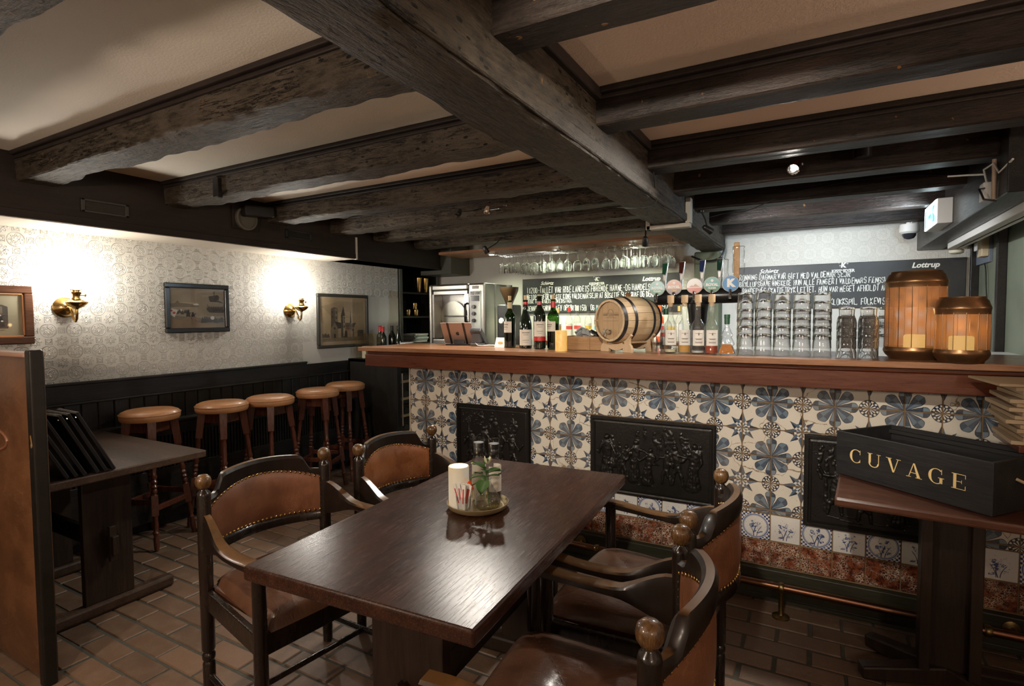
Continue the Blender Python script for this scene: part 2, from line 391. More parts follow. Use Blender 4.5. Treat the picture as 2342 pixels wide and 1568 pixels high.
def m_flower(circle):
    m = Mat('delft_circle_tile' if circle else 'delft_flower_tile'); x, y, z = m.xyz('Object'); T = .1325; q = m.rnd()
    u, v = x/T*2, z/T*2; r = (u*u+v*v).sqrt(); t = u.atan2(v)
    BLUE, DEEP, WHITE = (.10,.14,.27), (.03,.05,.14), (.60,.57,.53)
    vec = m.comb(u+q*40, v+q*17, 0.)
    n1 = m.noise(2.6, 4, .6, vec=vec, dist=.7); n2 = m.noise(6, 3, .6, vec=vec)
    c = m.mix(1., WHITE, WHITE)
    ph = t+q*5+(n2-.5)*.9
    body = (r-(.34+.13*(ph*5).cos()+(n1-.5)*.75)).lt(0.)*v.gt(-.55)
    stem = ((u+(v*3+q*6).sin()*.12).abs().lt(.03)).mx((u.abs()-.10-(v+.8)*(v+.8)*.5).abs().lt(.022))*v.lt(.0)*v.gt(-.8)
    lf = (((u.abs()-.30)*(u.abs()-.30)*2.2+(v+.42+q*.2-u*.3)*(v+.42+q*.2-u*.3)*12).sqrt()+(n2-.5)*.25).lt(.30)
    lines = (n1*22+n2*9).sin(); hatch = lines.gt(.1)
    c = m.mix(body.mx(lf)*.8, c, BLUE); c = m.mix(body.mx(lf)*hatch*.85, c, WHITE); c = m.mix(body.mx(lf)*lines.lt(-.75), c, DEEP); c = m.mix(stem, c, DEEP)
    dots = m.voro(6, vec=vec).lt(.17)*r.lt(.78)*r.gt(.42)*n2.gt(.48); c = m.mix(dots*.85, c, BLUE)
    if circle:
        c = m.mix((r-.86).abs().lt(.035).mx((r-.79).abs().lt(.014)), c, BLUE)
        ck = ((u*7).floor()+(v*7).floor()).mod(2.)*r.gt(.93)*(u.abs().mx(v.abs())).lt(.97); c = m.mix(ck, c, DEEP)
    pit = m.noise(130, 2).gt(.70); c = m.mix(pit*.6, c, (.2,.13,.08))
    c = m.mix(m.noise(9, 4).sm(.5,.8)*.25, c, (.34,.26,.18))
    return m.set(c, .2, bump=m.noise(60, 3), bd=.002, bs=.4)
def m_speckle():
    m = Mat('red_speckled_tile'); x, y, z = m.xyz('World'); n = m.noise(30, 3, kind='World')
    e = m.voro(105, 'DISTANCE_TO_EDGE', 'World', vec=m.comb(x+(n-.5)*.03, 0., z+(n-.5)*.02))
    big = m.noise(14, 3, kind='World')
    c = m.mix(m.noise(60, 3, kind='World').sm(.35,.65), (.055,.012,.006), (.20,.055,.022))
    c = m.mix((e.lt(.085))*big.sm(.40,.62), c, (.44,.36,.28))
    return m.set(c, .22)
def m_brick():
    m = Mat('floor_brick'); q = m.rnd(); n = m.noise(14, 5, .65, kind='World'); g = m.noise(5, 4, kind='World')
    a = m.mix(q, (.095,.056,.034), (.160,.093,.056)); c = m.mix(n.sm(.4,.75)*.55, a, (.19,.13,.088))
    pit = m.noise(170, 2, .5, (1,2.2,1), 'World'); pits = pit.gt(.66)
    c = m.mix(pits*.8, c, (.03,.022,.018)); c = m.mix(g.sm(.55,.8)*.4, c, (.085,.065,.05))
    return m.set(c, .42+n*.2, bump=n*.5-pits*.8, bd=.004, bs=.5)
def m_leather(name, a, b, rough=.33, coat=.25, crk=.12):
    m = Mat(name); n = m.noise(7, 5, .6); f = m.voro(260, 'DISTANCE_TO_EDGE'); cr = m.voro(22, 'DISTANCE_TO_EDGE', vec=None)
    fold = m.noise(16, 3, .55, (1,3,1), dist=1.2)
    c = m.mix(n.sm(.35,.7), a, b); wear = cr.lt(.012)*m.noise(6, 2).gt(.57)
    c = m.mix(wear*crk, c, (.5,.33,.2))
    return m.set(c, n*.25+rough-.1, bump=f.mn(.08)*2+n*2+fold*1.6, bd=.004, bs=.35, Coat_Weight=coat, Coat_Roughness=.2)
def m_beam(name, a, b, c3, axis, bs=.9, rough=.55):
    m = Mat(name); st = [9, 9, 9]; st[axis] = .7
    n1 = m.noise(3.2, 6, .68, tuple(st), 'World'); n2 = m.noise(14, 5, .7, tuple(x*.5 if x == 9 else 1 for x in st), 'World'); big = m.noise(2.3, 4, .6, kind='World')
    crack = (n1-.45).abs().lt(.014)*m.noise(1.7, 3, kind='World').gt(.46)
    crack2 = (n2-.40).abs().lt(.010)*m.noise(3.1, 3, kind='World').gt(.50); crack = crack.mx(crack2)
    hole = m.voro(22, kind='World', stretch=tuple(1.6 if x == 9 else .7 for x in st)).lt(.19)*m.noise(4, 3, kind='World').gt(.50)
    c = m.mix(n2.sm(.3,.7), a, b); c = m.mix(big.sm(.45,.7)*.6, c, c3); c = m.mix(crack.mx(hole), c, (.008,.006,.004))
    c = m.mix((m.noise(22, 2, kind='World').gt(.73))*.6, c, (.22,.10,.03))
    return m.set(c, rough+n2*.15-.05, bump=n1*.7+n2*.9-crack.mx(hole)*1.2+m.noise(60, 3, kind='World')*.3, bd=.016, bs=bs, Specular_IOR_Level=.2)
WALLP = m_wallpaper()
CEIL = m_plaster('ceiling_plaster', (.79,.72,.60), (.85,.78,.65)); CEILR = m_plaster('ceiling_plaster_right', (.80,.63,.50), (.84,.67,.53))
WHITEWALL = m_plaster('side_wall_paint', (.5,.47,.4), (.56,.53,.45)); RED = plain('dark_red_paint', (.16,.012,.008), .5)
BEAM_X = m_beam('hewn_joist', (.028,.0205,.013), (.090,.071,.050), (.118,.095,.070), 0); BEAM_XR = m_beam('planed_joist', (.011,.0075,.0055), (.024,.016,.012), (.040,.025,.017), 0, .35, .45)
BEAM_Y = m_beam('hewn_main_beam', (.017,.0118,.0072), (.058,.042,.027), (.080,.060,.040), 1, .9); DARKPANEL = wood('dark_panel_wood', (.017,.0115,.009), (.033,.023,.0185), 1, 5, .5, .2)
BLACKWOOD = wood('black_painted_wood', (.010,.009,.008), (.026,.022,.019), 1, 6, .36, .25); BLACKV = wood('black_plank_wood', (.010,.009,.008), (.022,.019,.016), 2, 6, .4, .25)
GREENBLACK = wood('green_black_wood', (.020,.019,.011), (.042,.038,.022), 0, 5, .45, .25)
TILE, FLW, FLC, SPK, BRICK = m_tile(), m_flower(False), m_flower(True), m_speckle(), m_brick()
GROUT = Mat('tile_grout'); GROUT = GROUT.set(GROUT.mix(GROUT.noise(20, 4, kind='World'), (.12,.068,.028), (.24,.155,.08)), .85)
MORTAR = Mat('floor_mortar'); MORTAR = MORTAR.set(MORTAR.mix(MORTAR.noise(40, 4, kind='World'), (.030,.030,.024), (.075,.072,.058)), .85)
MAHOG = wood('mahogany_fascia', (.068,.018,.008), (.125,.036,.015), 0, 5, .3, .15, coat=.35); BARTOP = wood('bar_top_wood', (.20,.088,.042), (.33,.165,.085), 0, 4, .3, .12, coat=.3)
TABLEWOOD = wood('dark_table_wood', (.017,.0065,.004), (.055,.021,.012), 1, 5, .25, .2, .002, streak=26); TABLEWOOD.node_tree.nodes['Principled BSDF'].inputs['Specular IOR Level'].default_value = .3
TRESTLE = wood('trestle_wood', (.012,.007,.0045), (.032,.018,.0115), 2, 5, .42, .2); OLDTABLE = wood('old_oak_table', (.028,.016,.010), (.072,.044,.030), 0, 5, .42, .35, spec=.25)
CHAIRW = wood('chair_wood', (.008,.005,.0035), (.018,.010,.006), 2, 4, .36, .03, streak=5, wear=(.14,.068,.022), coat=.15, wearw=.36); CHAIRD = wood('chair_dark_wood', (.008,.005,.0035), (.018,.010,.006), 2, 4, .26, .03, streak=5, coat=.4)
FINIAL = wood('finial_wood', (.035,.017,.007), (.19,.095,.032), 2, 22, .24, .3, coat=.5)
STOOLW = wood('stool_wood', (.055,.016,.009), (.105,.034,.018), 2, 6, .28, .15, coat=.4)
LEATHER = m_leather('brown_leather', (.135,.050,.022), (.215,.088,.042)); SEATL = m_leather('seat_leather', (.072,.030,.015), (.125,.056,.029), .3); STOOLL = m_leather('tan_vinyl', (.33,.145,.055), (.42,.20,.085), .34); CRACKL = m_leather('cracked_orange_leather', (.20,.068,.022), (.33,.125,.045), .26, .4, .5)
BRASS = plain('brass', (.62,.42,.16), .2, 1); OLDBRASS = plain('old_brass', (.20,.135,.055), .38, 1); COPPER = plain('rail_copper', (.15,.068,.038), .36, 1)
STEEL = Mat('brushed_steel'); STEEL = STEEL.set((.36,.35,.32), STEEL.noise(20, 3, .6, (1,1,40))*.15+.26, 1.)
CHROME = plain('chrome', (.75,.75,.75), .12, 1); BLACK = plain('black_plastic', (.012,.012,.012), .3); BLACKM = plain('matt_black', (.012,.012,.011), .6); DGREY = plain('dark_grey_plastic', (.055,.055,.058), .45)
WHITE = plain('white_plastic', (.62,.60,.56), .4); PAPER = plain('white_paper', (.66,.64,.60), .7); CREAM = plain('label_paper', (.56,.53,.46), .7); INK = plain('print_ink', (.03,.028,.025), .7)
GLASS = glass('clear_glass'); GLASSB = glass('bottle_clear_glass', (.97,.98,.98), 1.2, .03, 20, .06, .6, .02); TUMG = solid_glass('tumbler_glass', (1,1,1), 1.45, 0, .035); STEMG = solid_glass('stemware_glass', (.98,.99,.98), 1.4, 0, .04); PANE = glass('pane_glass', (1,1,1), .6, .02, 0, .045); ACRYL = glass('acrylic', (.98,.96,.9), .8, .04, 0, .06)
GREENGL = glass('green_bottle_glass', (.16,.30,.10), 1, .05, 0, .06); DARKGL = plain('dark_bottle_glass', (.008,.012,.007), .07); CORK = plain('cork', (.48,.34,.20), .8); REDCAP = plain('red_foil', (.42,.02,.02), .3)
IRON = Mat('cast_iron'); IRON = IRON.set((.014,.012,.010), IRON.noise(30, 3)*.2+.22, .3, bump=IRON.noise(90, 4), bd=.003, bs=.35)
GOLD = plain('gold_paint', (.78,.58,.25), .45)
ZONE_L, ZONE_R = 2.26, 2.205
# ------------------------------------------------------------------ setting
floor_o = struct(MB().box(-4.02, 2.3, -2.6, 5.4, -.1, -.006).build('floor', MORTAR))
BL, BW = .25, .1125
bm_ = MB().box(-BL/2+.006, BL/2-.006, -BW/2+.006, BW/2-.006, -.03, 0).build('brick', BRICK, floor_o, bevel=.004, seg=1); brick_me = bm_.data
first = True; extra = MB(); spots_ = []
for j in range(-8, 48):
    y = -.6+BW*(j+.5)
    if not -.6 < y < 5.2: continue
    for i in range(-18, 12):
        x = -.0+BL*(i+(.5 if j % 2 else 0))
        if not -3.90 < x < 2.25: continue
        dep = -x*-.486*-1+y*.874; lat = x*.874+y*.486; dep = .874*y-.486*x
        vis = dep > .9 and abs(lat/dep) < .98 and 1.4/dep < .70 and y < 2.92 and not (x < -2.6 and y < .95)
        spots_.append((not vis, (dep if vis else 99), x, y))
spots_.sort()
for k, (nv, dep, x, y) in enumerate(spots_):
    jx, jy, jz, ra = random.uniform(-.003, .003), random.uniform(-.0025, .0025), -random.uniform(0, .003), random.uniform(-.012, .012)
    if k < 300 and not nv:
        o = bm_ if first else place('brick', brick_me, floor_o, .004, 1); first = False
        o.location = (x+jx, y+jy, jz); o.rotation_euler = (0, 0, ra)
    elif -2.6 < y: extra.box(x-BL/2+.006, x+BL/2-.006, y-BW/2+.006, y+BW/2-.006, -.03, jz)
ex = extra.build('far_bricks', BRICK, floor_o); ex['kind'] = 'stuff'
# left wall: embossed paper, dark wainscot, skirting; niche with shelves at its far end
wl = struct(MB().box(-4.02, -3.92, -2.6, 4.56, 0, 2.3).box(-4.02, -3.92, 5.26, 5.4, 0, 2.3).box(-4.02, -3.92, 4.56, 5.26, 1.93, 2.3).box(-4.02, -3.92, 4.56, 5.26, 0, 1.12).build('wall_left', WALLP))
MB().box(-3.92, -3.895, -2.6, 3.30, .905, 1.015).box(-3.92, -3.90, 3.30, 3.80, .905, 1.005).build('wainscot_rail', BLACKWOOD, wl, bevel=.004)
MB().box(-3.92, -3.885, -2.6, 3.30, 1.012, 1.03).build('wainscot_cap', BLACKWOOD, wl, bevel=.005)
MB().box(-3.92, -3.886, -2.6, 3.80, .893, .907).build('wainscot_moulding', BLACKWOOD, wl, bevel=.004)
for k in range(34): MB().box(-3.92, -3.905+.002*(k % 3), .80+.09*k+.002, .80+.09*k+.087, .1, .895).build('plank', BLACKV, wl, bevel=.004, seg=1)
MB().box(-3.92, -3.90, -2.6, .80, .1, .895).build('plank_panel', BLACKV, wl)
MB().box(-3.92, -3.885, -2.6, 3.80, 0, .1).build('skirting_board', BLACKWOOD, wl, bevel=.004)
g = struct(MB().box(-3.905, -3.835, 1.3, 3.72, .06, .40).box(-3.905, -3.835, 1.3, 3.72, .62, .70).box(-3.905, -3.87, 1.3, 3.72, .40, .62).build('trim_1', BLACKWOOD, None, bevel=.004))
MB().box(-3.905, -3.825, 1.28, 3.74, .70, .722).build('radiator_cap', BLACKWOOD, g, bevel=.005)
s_ = MB()
for k in range(96): s_.box(-3.852, -3.838, 1.31+.025*k, 1.323+.025*k, .40, .62)
s_.build('grille_bars', BLACKWOOD, g)['kind'] = 'stuff'
# niche
nich = struct(MB().box(-4.42, -4.40, 4.50, 5.32, 1.08, 1.97).box(-4.42, -3.92, 4.54, 4.58, 1.08, 1.97).box(-4.42, -3.92, 5.24, 5.28, 1.08, 1.97).box(-4.42, -3.92, 4.54, 5.28, 1.93, 1.97).box(-4.42, -3.90, 4.54, 5.28, 1.09, 1.128).build('wall_niche', BLACKWOOD))
MB().box(-3.925, -3.905, 4.553, 4.60, 1.12, 1.94).box(-3.925, -3.905, 5.22, 5.27, 1.12, 1.94).build('niche_frame', plain('grey_green_frame', (.07,.07,.055), .5), nich, bevel=.003)
for z in (1.425, 1.69): MB().box(-4.40, -3.93, 4.58, 5.24, z-.02, z).build('shelf', BLACKWOOD, nich, bevel=.002)
# other walls
struct(MB().box(-4.02, 1.15, 5.30, 5.4, 0, 2.3).build('wall_back', WALLP))
GREENW = Mat('green_pegboard'); GREENW = GREENW.set(GREENW.mix(GREENW.noise(3, 5, kind='World').sm(.4,.8), (.150,.168,.118), (.112,.125,.088)), .6)
wr = struct(MB().box(1.05, 1.15, 3.42, 5.32, 0, 2.3).build('wall_right', GREENW))
hol = MB()
for y in (3.62, 4.02, 4.75):
    for k in range(16): hol.lathe([(.010, 0), (.010, .002)], 8, M=Matrix.Translation((1.050, y, 1.22+.047*k)) @ Matrix.Rotation(-pi/2, 4, 'Y'))
hol.build('peg_holes', BLACKM, wr)['kind'] = 'stuff'
for y, h in ((5.24, 0), (4.56, 0)): MB().box(1.0, 1.05, y-.02, y+.02, .9, 2.2).build('upright', BLACKWOOD, wr, bevel=.004)
struct(MB().box(2.2, 2.3, -2.6, 5.4, 0, 2.3).build('wall_side', WHITEWALL)); struct(MB().box(-4.02, 2.3, -2.7, -2.6, 0, 2.3).build('wall_front', WHITEWALL)); struct(MB().box(1.15, 2.3, 5.3, 5.4, 0, 2.3).build('wall_end', WHITEWALL))
ce = struct(MB().box(-4.02, -.8, -2.6, 5.4, ZONE_L, 2.4).build('ceiling', CEIL)); MB().box(-.8, 2.3, -2.6, 2.62, ZONE_R, 2.4).build('right_field', CEILR, ce)
MB().box(-.8, 2.3, 2.62, 5.4, ZONE_R+.02, 2.4).build('red_field', RED, ce)
# ------------------------------------------------------------------ ceiling timbers
def timber(name, mat, a, b, axis, w0, w1, z0, z1, amp, seed, label, cat='beam', group=None, n=70, wane=0.):
    """hewn beam along axis from a to b, section w0..w1 x z0..z1, faces roughened and lower edges chipped by noise"""
    c = .006; h = z1-z0; W = w1-w0
    sec = [(w0, z1, 0)]+[(w0, z1-h*f, 0) for f in (.25, .5, .72, .88)]+[(w0, z0+c, 1), (w0+c, z0, 1)]+[(w0+W*f, z0, 0) for f in (.12, .25, .4, .5, .6, .75, .88)]
    sec += [(w1-c, z0, 1), (w1, z0+c, 1)]+[(w1, z1-h*f, 0) for f in (.88, .72, .5, .25)]+[(w1, z1, 0)]
    rings = []; cw = (w0+w1)/2
    for i in range(n+1):
        s = a+(b-a)*i/n; ring = []
        for wv, zv, ed in sec:
            if zv > z1-.001: ww, zz = wv, zv
            else:
                sg = 1 if wv > cw else -1
                q1 = noise.noise(Vector((s*1.1+seed*7.3, sg*3.1, 0))); q2 = noise.noise(Vector((s*5.+seed, wv*14, zv*14))); q3 = noise.noise(Vector((s*15+seed, wv*40, zv*40)))
                e = amp*(.7*q1+.5*q2+.3*q3); dw = dz = 0
                side = abs(wv-(w0 if sg < 0 else w1)) < .01; bot = zv < z0+.01
                if side: dw = sg*e
                if bot: dz = -amp*(.7*noise.noise(Vector((s*1.3+seed*3, 9, wv*3)))+.5*q2+.35*q3)
                near = max(0, 1-min(abs(wv-w0), abs(wv-w1))/.04)*max(0, 1-(zv-z0)/.05)
                if near > 0 and wane:
                    ch = wane*max(0, .25+noise.noise(Vector((s*2.4+seed*5, sg*7, 2)))+.5*noise.noise(Vector((s*9, sg*5, seed))))*near; dw -= sg*ch; dz += ch*.8
                ww, zz = wv+dw, zv+dz
            ring.append((s, ww, zz) if axis == 0 else (ww, s, zz))
        rings.append(ring)
    o = MB().loft(rings, close=True).build(name, mat, None, smooth=32)
    return tag(o, label, cat, group)
def cornice(beam, mat, x0, x1, y, side, z):
    MB().box(x0, x1, min(y, y+side*.028), max(y, y+side*.028), z-.022, z).box(x0, x1, min(y, y+side*.014), max(y, y+side*.014), z-.04, z-.022).build('moulding', mat, beam, bevel=.005)
GL, GR = 'hewn ceiling joists left of the main beam', 'planed ceiling joists right of the main beam'
nm = ['at the top left corner of the room view','nearest whole rough joist over the left tables','second rough joist, with a dark wooden peg on its face','third rough joist, behind the pegged one','fourth rough joist, carrying the two small spot lamps','fifth rough joist, in front of the glass rack','sixth rough joist, just above the glass rack shelf']
for k, y in enumerate((.46, 1.235, 1.965, 2.70, 3.30, 3.84, 4.42)):
    b = timber('ceiling_joist', BEAM_X, -3.60, -.88, 0, y, y+.165, 2.115, 2.27, .008, k+1, 'dark hewn timber joist, '+nm[k], 'beam', GL, n=200, wane=.022)
    for sd, yy in ((-1, y+.004), (1, y+.161)):
        if k < 5: cornice(b, DARKPANEL, -3.57, -.88, yy, sd, ZONE_L)
for y in (-.30, -1.05, -1.8):
    b = timber('ceiling_joist', BEAM_X, -3.60, -.88, 0, y, y+.165, 2.115, 2.27, .015, y, 'dark hewn timber joist behind the viewer', 'beam', GL, n=30)
nr = ['at the top edge, over the centre table','with the pale ceiling fields on both sides','last one before the red ceiling strip, with a white cup hook','with the lit spot lamp on it','with a thin cable stapled along it','above the dome camera','nearest to the back wall']
for k, (y, xe) in enumerate(((1.16, 2.2), (1.875, 2.2), (2.55, 2.2), (3.10, .93), (3.68, .70), (4.25, .70), (4.85, .70))):
    b = timber('ceiling_joist', BEAM_XR, -.72, xe, 0, y, y+.125, 2.082, 2.24, .004, 20+k, 'smooth dark joist, '+nr[k], 'beam', GR, n=40)
    if k < 3:
        for sd, yy in ((-1, y+.003), (1, y+.122)):
            if not (k == 2 and sd > 0): cornice(b, DARKPANEL, -.70, 2.2, yy, sd, ZONE_R)
for y in (.45, -.3, -1.05): timber('ceiling_joist', BEAM_XR, -.72, 2.2, 0, y, y+.125, 2.082, 2.24, .004, 30+y, 'smooth dark joist behind the viewer', 'beam', GR, n=12)
mb_ = timber('main_beam', BEAM_Y, -2.6, 5.05, 1, -.90, -.695, 1.965, 2.27, .006, 50, 'massive dark hewn main beam crossing the ceiling towards the bar', 'beam', n=420, wane=.018)
MB().box(-.702, -.672, -2.6, 2.55, ZONE_R-.04, ZONE_R).build('moulding', DARKPANEL, mb_, bevel=.006)
MB().box(-.703, -.684, -2.6, 5.0, 1.972, 2.02).build('lower_edge_strip', BEAM_Y, mb_, bevel=.008)
tag(MB().bar((-3.02,1.958,2.21), (-3.02,1.958,2.10), .05, .03, up=(0,1,0)).build('beam_peg', BLACKWOOD, None, bevel=.004), 'dark wooden peg fixed upright on the second left joist', 'peg')
cp = tag(MB().box(-.955, -.745, 5.06, 5.28, 0, 1.97).build('column', m_plaster('column_paint', (.070,.078,.045), (.115,.125,.072)), None, bevel=.012), 'dark green painted square column under the main beam behind the taps', 'column')
# boxed soffit along the left wall
so = struct(MB().box(-3.92, -3.576, -2.6, 3.585, 1.975, 2.26).build('trim_2', DARKPANEL))
MB().box(-3.92, -3.57, -2.6, 3.585, 1.93, 1.975).build('lower_board', DARKPANEL, so, bevel=.003); MB().box(-3.92, -3.575, -2.6, 3.58, 1.926, 1.93).build('soffit_underside', plain('beige_paint', (.48,.42,.34), .6), so)
so2 = struct(MB().box(-3.92, -3.64, 3.585, 4.93, 1.93, 2.26).build('trim_3', DARKPANEL, None, bevel=.003)); MB().box(-3.92, -3.50, 4.93, 5.30, 1.885, 2.26).build('end_block', plain('grey_green_frame', (.07,.07,.055), .5), so2, bevel=.003)
MB().box(-3.92, -3.632, 3.585, 4.93, 1.93, 1.962).build('lower_strip', DARKPANEL, so2)
tag(MB().box(-3.60, -3.57, 3.587, 3.607, 1.925, 2.12).build('cable_trunking', WHITE, None, bevel=.002), 'short white vertical cable trunking at the end of the soffit', 'trunking')
# right-hand dark beam over the bar end
tag(MB().box(.68, .84, 2.98, 5.29, 1.90, 2.22).build('bulkhead', BLACKWOOD, None, bevel=.004), 'black boxed bulkhead over the right end of the bar, carrying the exit sign', 'bulkhead')
tag(MB().box(.80, .86, 2.70, 4.86, 1.86, 1.90).box(.845, .885, 2.70, 4.86, 1.86, 1.93).build('wall_trunking', WHITE, None, bevel=.003), 'long cream trunking running along the underside of the black bulkhead', 'trunking')
# ------------------------------------------------------------------ oil-lamp sconces on the left wall
GLOBE = emit('lit_opal_glass', (1, .95, .87), SCONCE_E)
def sconce(name, label, y, z):
    t = thing(name, label, 'wall lamp', (-3.92, y, z), 0, 'brass oil-lamp sconces')
    R = Matrix.Rotation(pi/2, 4, 'Y')
    MB().lathe([(.060, 0), (.060, .008), (.052, .014), (.048, .020), (.03, .038), (.012, .046)], 28, M=R).build('back_plate', BRASS, t, smooth=40)
    MB().tube([(.04, 0, 0), (.075, .002, -.002), (.09, .004, -.03), (.098, .006, -.068), (.115, .008, -.082), (.132, .008, -.068), (.138, .008, -.03), (.138, .008, -.012)], .0075, 10).build('arm', BRASS, t, smooth=60)
    MB().lathe([(.006, -.015), (.012, -.008), (.032, .002), (.050, .018), (.056, .028), (.050, .034), (.034, .041), (.022, .045)], 28, (.138, .008, 0)).build('font', BRASS, t, smooth=40)
    b = MB().lathe([(.024, .045), (.024, .055), (.019, .057), (.019, .072), (.026, .082), (.026, .088), (.018, .090), (.018, .096), (.034, .099), (.034, .102), (.016, .104)], 24, (.138, .008, 0)).build('burner', BRASS, t, smooth=40)
    MB().tube([(.138, .025, .070), (.138, .050, .070)], .003, 6).lathe([(.008, -.003), (.009, 0), (.008, .003)], 12, M=Matrix.Translation((.138, .052, .070)) @ Matrix.Rotation(pi/2, 4, 'X')).build('wick_key', OLDBRASS, b, smooth=60)
    MB().lathe([(.016, .104), (.030, .118), (.040, .140), (.040, .160), (.028, .185), (.018, .215), (.015, .25)], 24, (.138, .008, 0)).build('lamp_glass', GLOBE, t, smooth=60)
sconce('wall_sconce', 'brass oil-lamp wall sconce between the brown framed photograph and the ship print', 1.553, 1.479)
sconce('wall_sconce', 'brass oil-lamp wall sconce between the ship print and the church print', 3.152, 1.473)
GLP = emit('fill_globe', (1, .80, .66), FILL_E); GLP2 = emit('dim_fill_globe', (1, .78, .62), FILL_E*.45)  # hanging globes out of view, added as fill for ceiling and bar front
for x_, y_, wh in ((-1.7, -.75, 'left'), (1.0, -1.0, 'right')):
  pd = thing('fill_pendant', 'opal globe pendant lamp over a table behind the viewer on the '+wh, 'pendant lamp', (x_, y_, 1.62))
  MB().lathe([(.001, -.09), (.045, -.078), (.078, -.045), (.09, 0), (.078, .045), (.045, .078), (.02, .088)], 28).build('globe', GLP if wh == 'left' else GLP2, pd, smooth=60)
  MB().lathe([(.03, .085), (.03, .11), (.008, .13)], 16).tube([(0, 0, .12), (0, 0, .64)], .004, 6).build('cord', OLDBRASS, pd, smooth=40)
for k, u in enumerate(FILL_UPLIGHTS):
    t = thing('fill_uplighter', ('first', 'second', 'third')[k]+' plaster bowl uplighter on the side wall out of view', 'wall lamp', (2.2, u[1], u[2]-.12))
    MB().lathe([(.001, 0), (.05, .012), (.10, .05), (.125, .10), (.118, .10), (.094, .055), (.045, .02), (.001, .01)], 28, (-.13, 0, 0)).build('bowl', plain('white_plaster', (.7,.67,.6), .7), t, smooth=40); MB().box(-.06, 0, -.04, .04, .02, .09).build('wall_bracket', OLDBRASS, t, bevel=.004)
# ------------------------------------------------------------------ bar
bar = thing('bar_counter', 'long bar counter faced with blue and white painted tiles', 'bar', (-.4, 3.1, 0))
def rel(o, parent):                                   # parent an object built in world coordinates
    o.parent = parent; o.matrix_parent_inverse = Matrix.Translation(-parent.location) if not parent.rotation_euler.z else (Matrix.Translation(parent.location) @ Matrix.Rotation(parent.rotation_euler.z, 4, 'Z')).inverted(); return o
rel(MB().box(-2.44, 1.7, 2.9312, 3.30, 0, 1.085).build('carcass', GROUT), bar)
rel(MB().box(-2.446, -2.434, 2.928, 3.0, .02, 1.08).build('corner_edge', plain('worn_plaster', (.42,.37,.28), .8), None, bevel=.004), bar)
rel(MB().box(-2.655, 1.7, 2.73, 3.30, 1.082, 1.162).build('fascia', MAHOG, None, bevel=.004), bar)
rel(MB().box(-2.65, 1.7, 2.745, 3.30, 1.162, 1.184).build('fascia_moulding', MAHOG, None, bevel=.007, seg=3), bar)
rel(MB().box(-2.44, 1.7, 2.895, 2.936, .03, .160).box(-2.44, 1.7, 2.905, 2.936, .0, .03).build('base_board', GREENBLACK, None, bevel=.005), bar)
tag(MB().box(-2.69, 1.7, 2.70, 3.36, 1.184, 1.21).build('bar_worktop', BARTOP, None, bevel=.003), 'long reddish hardwood worktop of the bar', 'worktop')
PLQ = [(-2.035, -1.506, .405, .842), (-1.110, -.440, .420, .836), (-.032, .565, .405, .834)]
T = .1325
def mk_tile(h, mat, w=T):
    return MB().box(-w/2+.0025, w/2-.0025, 0, .0048, -h/2+.0025, h/2-.0025).build('tile', mat, None, bevel=.002, seg=1)
protos = {}
def put_tile(cx, cz, h, mat, key, w=T):
    x0, x1, z0, z1 = cx-w/2, cx+w/2, cz-h/2, cz+h/2
    if any(a < x0+.004 and x1-.004 < b and c < z0+.004 and z1-.004 < d for a, b, c, d in PLQ): return
    k = (key, round(h, 4), round(w, 4))
    if k in protos: o = place('tile', protos[k], None, .002, 1)
    else: o = mk_tile(h, mat, w); protos[k] = o.data
    o.location = (cx, 2.926+random.uniform(-.0015, .0015), cz); o.rotation_euler = (random.uniform(-.008, .008), random.uniform(-.006, .006), random.uniform(-.008, .008)); rel(o, bar)
c0 = -2.4325
for i in range(31):
    cx = c0+T*(i+.5)
    for z0 in (.976, .8435, .711, .5785, .446): put_tile(cx, z0+T/2, T if z0 < .97 else .106, TILE, 'p') if z0 < .97 else put_tile(cx, .976+.053, .106, TILE, 'p')
    put_tile(cx, .4345, .020, TILE, 'p')
    circ = i % 2 == 0
    put_tile(cx, .357, .132, FLC if circ else FLW, 'c' if circ else 'f'); put_tile(cx, .2275, .124, SPK, 's')
